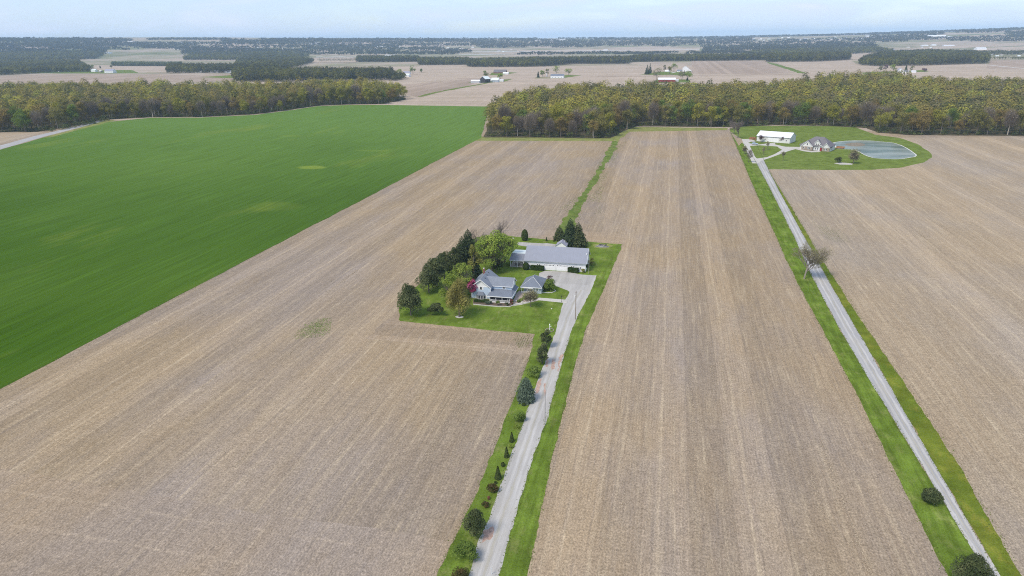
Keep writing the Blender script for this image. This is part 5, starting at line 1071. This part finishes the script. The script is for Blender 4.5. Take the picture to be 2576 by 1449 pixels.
for q, lab, r in ((cA(1625, 925), 'small pale lawn ornament on the grass before the front walk', .3), (cH1(1365, 975), 'low white boulder at the bend of the front walk', .55), (cA(1250, 245), 'pale stones lying on the grass behind the huge maple', .8), (cH1(1510, 1005), 'grey boulder beside the green clump at the walk', .45)):
    mbp = bmesh.new(); bmesh.ops.create_icosphere(mbp, subdivisions=2, radius=r)
    for v in mbp.verts: v.co *= random.Random(round(v.co.x*99+v.co.y*31)).uniform(.82, 1.1); v.co.z = max(-.1, v.co.z*.7)
    me = bpy.data.meshes.new('boulder'); mbp.to_mesh(me); mbp.free(); tag(link('boulder', me, M['rock'], None, (q[0], q[1], .1)), lab, 'stone')
ed = MB(); ep = [cH1(*p) for p in [(250, 1062), (560, 1095), (860, 1118), (1210, 1122), (1310, 1078), (1480, 1050), (1700, 1012)]]
for a, b in zip(ep[:-1], ep[1:]):
    d_ = (b-a)[:2]/np.linalg.norm((b-a)[:2]); nn = np.array([-d_[1], d_[0]])*.12; ed.poly([(*(a[:2]-nn), 0), (*(b[:2]-nn), 0), (*(b[:2]+nn), 0), (*(a[:2]+nn), 0)], (0, 0, .28))
tag(ed.obj('garden_edging', M['rock']), 'low pale stone edging curving round the porch flower bed', 'edging')
e2p = [cH1(*p) for p in [(2020, 760), (2150, 765), (2290, 760), (2380, 720), (2340, 690)]]; ed = MB()
for a, b in zip(e2p[:-1], e2p[1:]):
    d_ = (b-a)[:2]/np.linalg.norm((b-a)[:2]); nn = np.array([-d_[1], d_[0]])*.12; ed.poly([(*(a[:2]-nn), 0), (*(b[:2]-nn), 0), (*(b[:2]+nn), 0), (*(a[:2]+nn), 0)], (0, 0, .28))
tag(ed.obj('garden_edging', M['rock']), 'low stone edging under the big round green bush', 'edging')
pp = cS8(337, 1440); q_ = thing('marker_post', 'short white marker post standing on the gravel at the bottom of the driveway', 'post', (pp[0], pp[1], 0)); MB().tube([(0, 0, 0), (0, 0, 1.3)], [.06, .06], 6).obj('post', M['whitetrim'], q_); box('cap', M['metal'], q_, -.08, .08, -.08, .08, 1.3, 1.4)

# --- estate: pole barn, stone house, car
a_ = cH3(560, 430); b2 = cH3(1355, 490); c2 = cH3(1500, 425)
L_ = float(np.hypot(*(b2-a_)[:2])); Dp = float(np.hypot(*(c2-b2)[:2])); ang = math.atan2(b2[1]-a_[1], b2[0]-a_[0])
pb = thing('pole_barn', 'long white pole barn with pale metal roof beside the pond estate', 'barn', (a_[0], a_[1], 0), ang)
gable(pb, L_, Dp*.92, 5.1, 8.6, M['estwall'], M['whiteroof'], .5)
box('eave_trim', M['shingle3'], pb, -.5, L_+.5, -.62, -.52, 4.62, 4.82)
box('sliding_door', M['whitetrim'], pb, L_*.33, L_*.50, -.12, -.04, .1, 4.2); box('sliding_door', M['whitetrim'], pb, L_*.505, L_*.67, -.12, -.04, .1, 4.2)
window(pb, L_*.245, L_*.275, 1.9, 2.8, 0, .1); window(pb, L_*.88, L_*.915, 1.9, 2.8, 0, .1); box('door', M['whitetrim'], pb, L_-.12, L_+.06, 2.0, 3.2, .1, 2.4)
h0 = cH3(1630, 632); h1_ = cH3(2312, 690); ha = math.atan2(h1_[1]-h0[1], h1_[0]-h0[0]); HL = float(np.hypot(*(h1_-h0)[:2]))
eh = thing('stone_house', 'large house of tan stone and pale siding with brown-grey hip roof and red door', 'house', (h0[0], h0[1], 0), ha)
k_ = HL/23.0
def X_(v): return v*k_
box('wall', M['estwall'], eh, -1.5, X_(23), 1.4, 15.5, 0, 3.7)
e = 3.85; hp = MB(); Lx = X_(23)+.6
hp.add([(-2.2, .3, e), (Lx, .3, e), (Lx, 16.2, e), (-2.2, 16.2, e), (X_(8.5), 8.2, 10.8), (X_(15.5), 8.2, 10.8), (-2.2, .3, e-.2), (Lx, .3, e-.2), (Lx, 16.2, e-.2), (-2.2, 16.2, e-.2)],
       [(0, 1, 5, 4), (1, 2, 5), (2, 3, 4, 5), (3, 0, 4), (0, 6, 7, 1), (1, 7, 8, 2), (2, 8, 9, 3), (3, 9, 6, 0), (6, 9, 8, 7)]); hp.obj('roof', M['shingle3'], eh)
def fgable(x0, x1, y0, ez, rz, depth, lower='stone', name='front_gable', zlow=3.0):
    MB().box(x0, x1, y0, y0+depth, 0, zlow).obj('stone_wall' if lower == 'stone' else 'wall', M[lower], eh)
    MB().poly([(x0, y0+.04, zlow), (x1, y0+.04, zlow), (x1, y0+.04, ez), ((x0+x1)/2, y0+.04, rz), (x0, y0+.04, ez)], (0, depth, 0)).obj(name, M['estwall'], eh)
    s = (rz-ez)/((x1-x0)/2); o_ = .45; e1 = ez-s*o_+.1; t1 = rz+.1; xm = (x0+x1)/2
    MB().slab((x0-o_, y0-.45, e1), (xm, y0-.45, t1), (xm, y0+depth+2, t1), (x0-o_, y0+depth+2, e1), .15).slab((xm, y0-.45, t1), (x1+o_, y0-.45, e1), (x1+o_, y0+depth+2, e1), (xm, y0+depth+2, t1), .15).obj('gable_roof', M['shingle3'], eh)
    MB().slab((x0-o_-.03, y0-.52, e1+.03), (xm, y0-.52, t1+.03), (xm, y0-.46, t1+.03), (x0-o_-.03, y0-.46, e1+.03), .35).slab((xm, y0-.52, t1+.03), (x1+o_+.03, y0-.52, e1+.03), (x1+o_+.03, y0-.46, e1+.03), (xm, y0-.46, t1+.03), .35).obj('rake_board', M['whitetrim'], eh)
fgable(X_(.2), X_(9.4), 0, 3.6, 7.7, 7.0); fgable(X_(10.3), X_(14.9), 1.2, 6.4, 8.9, 6.0, 'estwall', zlow=3.2); fgable(X_(17.3), X_(22.9), .2, 3.5, 6.9, 6.0)
fgable(X_(14.7), X_(17.6), .3, 3.9, 5.2, 4.0, 'estwall', 'entry_gable', 3.4)
EW = [(1.6, 2.6, 1.3, 2.5, 0), (5.4, 6.3, 1.0, 2.5, 0), (6.6, 7.5, 1.0, 2.5, 0), (18.9, 19.8, .9, 2.5, .2), (20.1, 21.0, .9, 2.5, .2), (11.2, 12.0, .9, 2.4, 1.2), (12.9, 13.7, .9, 2.4, 1.2), (11.3, 12.1, 4.4, 5.9, 1.24), (12.8, 13.6, 4.4, 5.9, 1.24), (4.3, 5.2, 4.2, 5.7, .04)]
for x0, x1, z0, z1, y in EW: window(eh, X_(x0), X_(x1), z0, z1, y, .14, depth=.08)
dmb = MB().poly([(X_(15.2), .22, 0), (X_(17.1), .22, 0), (X_(17.1), .22, 2.7), (X_(16.15), .22, 3.6), (X_(15.2), .22, 2.7)], (0, .06, 0)).obj('entry_shade_plate', M['glass'], eh); box('front_door', M['red'], eh, X_(15.55), X_(16.8), .10, .20, 0, 2.7)  # flat dark plate on the wall stands for the shaded entry arch
box('pane', M['glass'], eh, X_(23)+.01, X_(23)+.05, 6.0, 6.9, 1.2, 2.3)
sheet('mulch_bed', [tuple(cH3(*p)[:2]) for p in [(1700, 640), (1930, 668), (2060, 664), (2070, 650), (1910, 655), (1720, 622)]], .0375, M['brown_bed'])
dk_ = cH3(2440, 605); d2 = thing('timber_deck', 'orange-brown timber deck between the stone house and the pond', 'deck', (dk_[0], dk_[1], 0), ha)
for k in range(9): box('plank', M['orange'], d2, .2, 6.8, .1+k*.6, .62+k*.6, .45, .52)
MB().box(.3, 6.7, .15, 5.4, 0, .44).obj('frame', M['darkwood'], d2); box('railing', M['orange'], d2, .2, 6.8, 5.5, 5.6, .5, 1.4)
# car
cp = cH3(520, 512); car = thing('parked_car', 'pale blue hatchback parked on the drive before the pole barn', 'car', (cp[0], cp[1], .03), ang+.15)
s = 1.15; prof = [(-2.2, .35), (-2.25, .8), (-2.05, 1.05), (-1.7, 1.5), (.2, 1.52), (1.0, 1.02), (2.05, .85), (2.25, .6), (2.2, .35)]
body = MB().poly([(x*s, -.9*s, z*s) for x, z in prof], (0, 1.8*s, 0)).mesh('body'); bmx = bmesh.new(); bmx.from_mesh(body); bmesh.ops.bevel(bmx, geom=bmx.edges[:], offset=.07, segments=2, affect='EDGES'); bmx.to_mesh(body); bmx.free()
link('body', body, M['carpaint'], car)
for y0 in (-.93*s, .91*s): MB().poly([(x*s, y0, z*s) for x, z in [(-1.75, 1.02), (-1.55, 1.42), (.15, 1.44), (.75, 1.02)]], (0, .02*s, 0)).obj('side_window', M['glass'], car)
MB().poly([(.28*s, -.75*s, 1.49*s), (.28*s, .75*s, 1.49*s), (.95*s, .78*s, 1.09*s), (.95*s, -.78*s, 1.09*s)], (.03, 0, .03)).obj('windscreen', M['glass'], car)
for x in (-1.4*s, 1.4*s):
    for y in (-.92*s, .74*s): w_ = MB().tube([(x, y, .36*s), (x, y+.2*s, .36*s)], [.36*s, .36*s], 14).obj('wheel', M['tyre'], car); MB().tube([(x, y-.01, .36*s), (x, y+.21*s, .36*s)], [.2*s, .2*s], 10).obj('rim', M['metal'], w_)
for y in (-.7*s, .5*s): box('headlight', M['glass'], car, 2.2*s, 2.27*s, y, y+.22*s, .6*s, .75*s)
wp = cH3(470, 385); w2 = thing('log_pile', 'orange-brown pile of logs at the left end of the pole barn', 'log pile', (wp[0]-3, wp[1], 0), ang)
rg = np.random.default_rng(9)
for r_ in range(3):
    for k in range(8-r_): MB().tube([(k*.85+r_*.42, -1.3+rg.uniform(-.2, .2), .42+r_*.72), (k*.85+r_*.42, 1.3, .42+r_*.72)], [.42, .38], 7).obj('log', M['orange'], w2)

# --- far farm buildings
def farm_building(name, label, cat, p, w, d, ez, rz, wallm, roofm, rot=0.0, axis='x', group='buildings of the far farms', lean=None, win=0, z=0.0):
    o = thing(name, label, cat, (float(p[0]), float(p[1]), z), rot, group); gable(o, w, d, ez, rz, M[wallm], M[roofm], .3, axis, th=.25)
    for k in range(win): box('window', M['glass'], o, w*(k+.7)/(win+.4)-.5, w*(k+.7)/(win+.4)+.5, -.08, .02, 1.2, 2.4)
    if lean: MB().poly([(w+.02, .3, 0), (w+lean, .3, 0), (w+lean, .3, 2.2), (w+.02, .3, ez*.9)], (0, d*.8, 0)).obj('lean_to', M[wallm], o); box('lean_to_shade_panel', M['glass'], o, w+lean*.1, w+lean*.92, .2, .29, .1, 2.0)  # dark panel on the solid lean-to front stands for shade inside its opening
    return o
fb = farm_building
fb('machine_shed', 'low pale shed with white roof left of the black barn', 'shed', cH6(218, 405), 20, 13, 4.5, 7, 'metal', 'whiteroof')
o = fb('black_barn', 'tall weathered black barn with a pale rusty roof', 'barn', cH6(405, 392), 17, 17, 8, 13.5, 'darkwood', 'whiteroof2', -.5, 'y')
fb('farm_garage', 'small white garage between the black barn and the pale blue house', 'garage', cH6(575, 362), 8, 7, 3.5, 5.5, 'white', 'whiteroof')
fb('far_house', 'pale blue farmhouse right of the black barn', 'house', cH6(640, 385), 16, 10, 5, 9.5, 'bluegrey', 'whiteroof2', 0, win=3); fb('farm_annex', 'low white annex at the right of the pale blue farmhouse', 'annex', cH6(800, 372), 9, 7, 3, 4.5, 'white', 'whiteroof')
fb('far_house', 'dark-roofed ranch house behind the yellow-green tree', 'house', cH6(680, 205), 36, 16, 3.5, 10, 'brick', 'shingle3', win=3); fb('farm_garage', 'white garage at the right of the dark-roofed ranch house', 'garage', cH6(870, 225), 15, 12, 3.5, 5.5, 'white', 'whitewall')
fb('machine_shed', 'long white shed with grey roof amid the yellow-green trees', 'shed', cH6(1840, 303), 32, 14, 5.5, 9.5, 'white', 'shingle2', win=4); MBs = cH6(1765, 270)
o = thing('silo', 'thin white silo beside the white shed with grey roof', 'silo', (MBs[0], MBs[1], 0)); MB().tube([(0, 0, 0), (0, 0, 8)], [1.5, 1.5], 10).obj('shaft', M['whitewall'], o); MB().tube([(0, 0, 8), (0, 0, 9.2)], [1.6, .2], 10).obj('cap', M['metal'], o)
fb('red_barn', 'long red barn with white metal roof behind the right wood', 'barn', cH5(960, 860), 36, 14, 5.5, 9, 'barnred', 'whiteroof', win=3)
fb('far_house', 'low white house with grey roof beside the big white barn', 'house', cH5(1690, 465), 13, 9, 3.5, 6, 'white', 'shingle2', win=2); fb('white_barn', 'tall white gabled barn with open lean-to on its right', 'barn', cH5(1895, 462), 16, 15, 9.5, 15, 'white', 'whiteroof', 0, 'y', lean=9)
patch('farm_drive', [(1685, 183.8), (1693, 183.8), (1703, 181), (1697, 181)], M['concrete'], .12, 2, 1)
fb('far_house', 'white house half hidden by trees near the red barn farm', 'house', cH5(1215, 462), 14, 8, 3, 5, 'white', 'whitewall'); fb('garden_shed', 'small grey-white shed among trees right of the red barn', 'shed', cH5(1615, 840), 7, 6, 3, 5, 'white', 'metal')
fb('poultry_house', 'long low white shed at the small farm past the left wood', 'shed', cM5(1565, 485), 38, 14, 4, 6.5, 'white', 'whiteroof2', win=4); fb('far_house', 'lilac-roofed house behind the long low white shed', 'house', cM5(1640, 458), 20, 10, 3.5, 7.5, 'white', 'shingle4')
fb('far_house', 'white farmhouse with steep gables beside the rounded yellow tree', 'house', cRR(130, 900), 13, 12, 7, 12, 'white', 'shingle4', 0, 'y', win=2); fb('farm_annex', 'grey-roofed annex joined to the steep-gabled white farmhouse', 'annex', cRR(215, 898), 16, 8, 4, 6, 'white', 'shingle4'); fb('farm_garage', 'small white garage right of the steep-gabled farmhouse', 'garage', cRR(405, 890), 10, 8, 3.4, 5, 'white', 'whiteroof')
fb('white_barn', 'long white barn with grey roof at the right of the far left farm', 'barn', cLL(2020, 765), 34, 16, 6, 12, 'white', 'shingle4', win=3)
for q, lab, w, ez, rz, wm, rm in ((cLL(1760, 745), 'white farmhouse in the middle of the far left farm', 18, 5, 9, 'white', 'whiteroof2'), (cLL(1905, 755), 'small brownish shed left of the long white barn', 9, 4, 6, 'stone', 'whitewall'), (cLL(1490, 700), 'white house behind the maroon tree at the far left farm', 20, 5, 9, 'white', 'whiteroof'), (cLL(1125, 745), 'small white garage under the light green tree', 9, 3.5, 5, 'white', 'whiteroof'), (cLL(1670, 695), 'white cottage behind the narrow evergreen', 10, 4, 7, 'white', 'whiteroof2'), (cLL(1455, 572), 'long pinkish-white house below the upper left woods', 34, 4, 7, 'whitewall', 'whitewall')):
    fb('far_house', lab, 'house', q, w, 11, ez, rz, wm, rm)
HG = 'three houses in a row before the far left wood'
for q, lab, w, rm in ((cL4(1885, 445), 'left of the three far houses, long and grey-roofed', 26, 'shingle4'), (cL4(2030, 445), 'low white garage between the far houses', 13, 'whiteroof'), (cL4(2070, 446), 'middle of the three far houses, two-storey and grey-roofed', 15, 'shingle4'), (cL4(2170, 448), 'right of the three far houses, half hidden by the wood', 24, 'shingle4')):
    fb('far_house', lab, 'house', q, w, 10, 5, 8, 'white', rm, group=HG, win=2)
TG = 'distant white buildings near the skyline'
def far_b(x, y, wpx, hpx, label, roofm='whiteroof', wallm='white', name='distant_building', dep=40):
    p = P(x, y); d = float(np.dot(np.array([p[0], p[1], p[2]-H]), fw)); w = wpx*d/F; h = hpx*d/F
    o = thing(name, label, 'building', (p[0], p[1], p[2]-1), 0, TG); gable(o, w, dep, h*.65, h, M[wallm], M[roofm], .5, 'x', th=.4); return o
for a in ((408, 110, 50, 3.4, 'very long white warehouse below the left skyline'), (462, 110.2, 28, 2.6, 'right-hand wing of the very long white warehouse'), (362, 112.5, 42, 3, 'pale complex left of the long white warehouse'), (541, 110, 18, 3, 'white hall right of the long white warehouse'), (560, 109, 8, 3.5, 'small white block right of the white hall'), (435, 125, 18, 3, 'white shed in the field below the long warehouse'),
          (258, 135, 16, 4, 'white barn at the left edge of the pale far field'), (320, 105.5, 16, 1.8, 'thin white building at the left skyline'), (777, 112, 28, 4.2, 'white flat hall left of centre near the skyline'), (900, 143, 18, 3.5, 'white shed at the end of the long road embankment'), (945, 119, 30, 3.2, 'white factory hall right of centre left woods'), (968, 142.5, 26, 4.5, 'pale farm buildings beside the embankment'),
          (1345, 103, 22, 3.2, 'pale pinkish block, left of three on the skyline'), (1374, 103, 20, 3.4, 'pale pinkish block, middle of three on the skyline'), (1397, 103.2, 28, 4.2, 'longest pale pinkish block, right of three on the skyline'), (1454, 132.5, 14, 3, 'white shed beside the far highway at centre'), (1518, 127.5, 10, 2.5, 'white lorry-like shed on the far highway'), (1205, 117, 10, 3, 'tiny white house in the woods at centre'),
          (2178, 93, 20, 3.2, 'white hall in the right-hand town'), (2335, 95, 40, 6, 'large pale mill complex below the right skyline'), (2372, 96, 22, 4.5, 'lower pale hall right of the mill complex'), (2290, 98, 16, 3, 'small white hall left of the mill complex'), (2457, 126.5, 22, 6.5, 'big white arched shed on the far right'), (2345, 115.5, 10, 3.5, 'white house above the isolated right wood'), (2320, 117, 14, 3.5, 'pale barn above the isolated right wood'), (2375, 116.5, 24, 3.5, 'long white sheds above the isolated right wood')):
    far_b(*a)
# scattered town houses
rgt = random.Random(12); k = 0; ORD = ['grey', 'pale', 'tan', 'white']
def town(x0, x1, y0, y1, n, where):
    for i in range(n):
        x = x0+(x1-x0)*(i+.5)/n+rgt.uniform(-3, 3); y = y0+(y1-y0)*rgt.random()+np.interp(x, [1800, 2200], [3, -3])*.6
        p = P(x, y); d = float(np.dot(np.array([p[0], p[1], p[2]-H]), fw)); w = rgt.uniform(3, 8)*d/F; c = ORD[i % 4]
        rm, wm = {'grey': ('shingle4', 'white'), 'pale': ('whiteroof2', 'white'), 'tan': ('stone', 'whitewall'), 'white': ('whiteroof', 'white')}[c]
        o = thing('town_house', f'{c}-roofed building in the {where}', 'building', (p[0], p[1], p[2]), 0, 'buildings of the far towns'); h = rgt.uniform(1.6, 3)*d/F; gable(o, w, w*.6, h*.6, h, M[wm], M[rm], .4, 'x', th=.4)
town(1885, 2170, 96, 103, 34, 'far town on the right skyline'); town(600, 1200, 116, 124, 20, 'far settlement left of centre'); town(2080, 2350, 120, 136, 14, 'settlement above the isolated right wood'); town(2420, 2570, 137, 147, 10, 'road row at the far right'); town(1240, 1290, 118, 130, 3, 'far woods at centre')

# ------------------------------------------------------------------ residue, weeds and tufts on the fields
def strips(name, mat, lines, label, size=.28, per=5.0, spread=.5, h=.06, seed=1):
    rg = np.random.default_rng(seed); C = []
    for (x, y0, y1) in lines:
        n = int(abs(y1-y0)*per); y = rg.uniform(y0, y1, n); g_ = np.sin(y*.21+x)+np.sin(y*.057+2*x)+rg.normal(size=n)*.5; y = y[g_ > -.3]
        C.append(np.stack([x+rg.normal(size=len(y))*spread, y, rg.uniform(.02, h, len(y))+.03], 1))
    C = np.concatenate(C); N = np.tile([0, 0, 1.0], (len(C), 1)); o = link(name, tri_mesh(name, soup(C, size*rg.uniform(.5, 1.3, len(C)), N, rg, .5), rg.uniform(0, 1, len(C))), M[mat]); return tag(o, label, kind='stuff')
leafm('strawbits', (.38, .30, .21), (.43, .35, .245), (.48, .40, .29), trans=.1)
L1 = []; g0 = P(1090, 970); g1 = P(1148, 890); L1.append((g0[0], g0[1], g1[1]))
L1 += [(P(1552, 548)[0], P(1552, 548)[1], P(1578, 480)[1]), (P(770, 910)[0], P(770, 910)[1], P(830, 865)[1])]
rgl = random.Random(5)
for _ in range(26):
    x = rgl.uniform(-170, -45); y = rgl.uniform(110, 150 if x > -100 else 330); L1.append((x, y, y+rgl.uniform(8, 34)))
for _ in range(26):
    x = rgl.uniform(-16, 50); y = rgl.uniform(100, 330); L1.append((x, y, y+rgl.uniform(10, 50)))
for _ in range(14):
    x = rgl.uniform(82, 200); y = rgl.uniform(140, 420); L1.append((x, y, y+rgl.uniform(10, 60)))
strips('straw_residue', 'strawbits', L1, 'pale straw left in broken lines along the stubble rows', .13, 20, .38)
# green weeds in the rows beside the ditch and around the yard
def weeds(name, pts, n, mat, label, size, seed, rows=.76, h=.12, soft=0.0):
    rg = np.random.default_rng(seed); a = np.array([p[:2] for p in pts]); lo, hi = a.min(0), a.max(0); X = rg.uniform(lo[0], hi[0], n); Y = rg.uniform(lo[1], hi[1], n)
    cc = a.mean(0); rd = np.hypot((X-cc[0])/(hi[0]-lo[0]), (Y-cc[1])/(hi[1]-lo[1])); k = in_poly(X, Y, a) & (rg.uniform(size=n) < np.clip(1.5-2.6*rd*(soft), 0, 1)) & ((np.sin(X*.35+Y*.05)+np.sin(Y*.09-X*.2)+rg.normal(size=n)*.6) > .1); X, Y = X[k], Y[k]
    if rows: X = np.round(X/rows)*rows+rg.normal(size=len(X))*.1
    C = np.stack([X, Y, rg.uniform(.03, h, len(X))], 1); o = link(name, tri_mesh(name, soup(C, size*rg.uniform(.5, 1.3, len(C)), np.tile([0, 0, 1.0], (len(C), 1)), rg, .8), rg.uniform(0, 1, len(C))), M[mat]); return tag(o, label, kind='stuff')
weeds('row_weeds', [cD6(730, 860), cD6(800, 730), cD6(920, 640), cD6(1060, 480), cD6(1150, 300), cD6(1240, 180), cD6(1380, 150), cD6(1300, 260), cD6(1220, 430), cD6(1160, 600), cD6(1150, 770), cD6(1000, 800), cD6(900, 900)], 14000, 'weed', 'green weeds sprouting along the stubble rows beside the grassy ditch', .24, 3)
weeds('row_weeds', [cA(1270, 1165), cA(1460, 1180), cA(1430, 1320), cA(1330, 1330), cA(1250, 1230)], 1500, 'weed', 'thin weeds in the stubble at the lawn corner', .12, 4, .76, .12, 1.0)
weeds('row_weeds', [P(735, 855), P(830, 845), P(835, 800), P(760, 802)], 5200, 'weedpatch', 'green patch of volunteer grass in the left stubble field', .15, 5, 0, .12, 1.0)
weeds('row_weeds', [cH7(700, 150), cH7(900, 120), cH7(1300, 300), cH7(1400, 480), cH7(1150, 500), cH7(850, 330)], 3800, 'weed', 'olive weeds in the eastern stubble above the leaning bare tree', .12, 6, .76, .12, .9)
# tufts along the mown edges
def edge_tufts(lines, n_per_m, seed, size=.16):
    rg = np.random.default_rng(seed); C = []
    for pts, wd in lines:
        pts = [np.array(p[:2]) for p in pts]
        for a, b in zip(pts[:-1], pts[1:]):
            L = np.linalg.norm(b-a); n = int(L*n_per_m); t = rg.uniform(size=(n, 1)); nn = np.array([-(b-a)[1], (b-a)[0]])/(L+1e-9); C.append(np.concatenate([a+(b-a)*t+nn*rg.normal(size=(n, 1))*wd, rg.uniform(.03, .16, (n, 1))], 1))
    C = np.concatenate(C); o = link('edge_grass', tri_mesh('edge_grass', soup(C, size*rg.uniform(.5, 1.3, len(C)), np.tile([0, 0, .6], (len(C), 1)), rg, 1.0), rg.uniform(0, 1, len(C))), M['grasstuft']); tag(o, 'uneven tufts of grass along field and driveway edges', kind='stuff')
edge_tufts([([cS8(545, 1449), cS8(610, 1130), cS8(690, 750), cS8(770, 430), cS8(830, 190), cS8(890, 0)], .35), ([cS8(560, 170), cS8(440, 480), cS8(330, 760), cS8(205, 1060), cS8(20, 1449)], .4), ([cS8(205, 1449), cS8(255, 1260), cS8(330, 1100), cS8(400, 900), cS8(470, 700), cS8(530, 530), cS8(600, 330)], .3),
            ([cS8(790, 60), cS8(720, 310), cS8(650, 570), cS8(580, 760), cS8(520, 960), cS8(440, 1240), cS8(380, 1449)], .25), (verge_l, .45), (lane_l, .2), (lane_r, .2), ([P(1935, 432), P(1990, 520), P(2085, 680), P(2250, 930), P(2400, 1150), P(2570, 1449)], .5), ([(XG, 110), (XG, 300), (XG, 600)], .6)], 5.5, 8)

# ------------------------------------------------------------------ tell look-alike labels apart by their place in the row
ORDW = ['leftmost', 'second from left', 'third from left', 'fourth from left', 'fifth from left', 'sixth from left', 'seventh from left', 'eighth from left', 'ninth from left', 'tenth from left', 'eleventh from left', 'twelfth from left']
byl = {}
for o in bpy.data.objects:
    if o.get('label') and o.get('category') and o.parent is None: byl.setdefault(o['label'], []).append(o)
def pxo(o): l = o.location; return (l.x*RT[0]+l.y*RT[1])/(l.x*fw[0]+l.y*fw[1]+1e-9)
for lab, os_ in byl.items():
    if len(os_) > 1:
        os_.sort(key=pxo)
        for i, o in enumerate(os_):
            o['label'] = lab + ', ' + (ORDW[i] if i < len(ORDW) else 'far right of these')
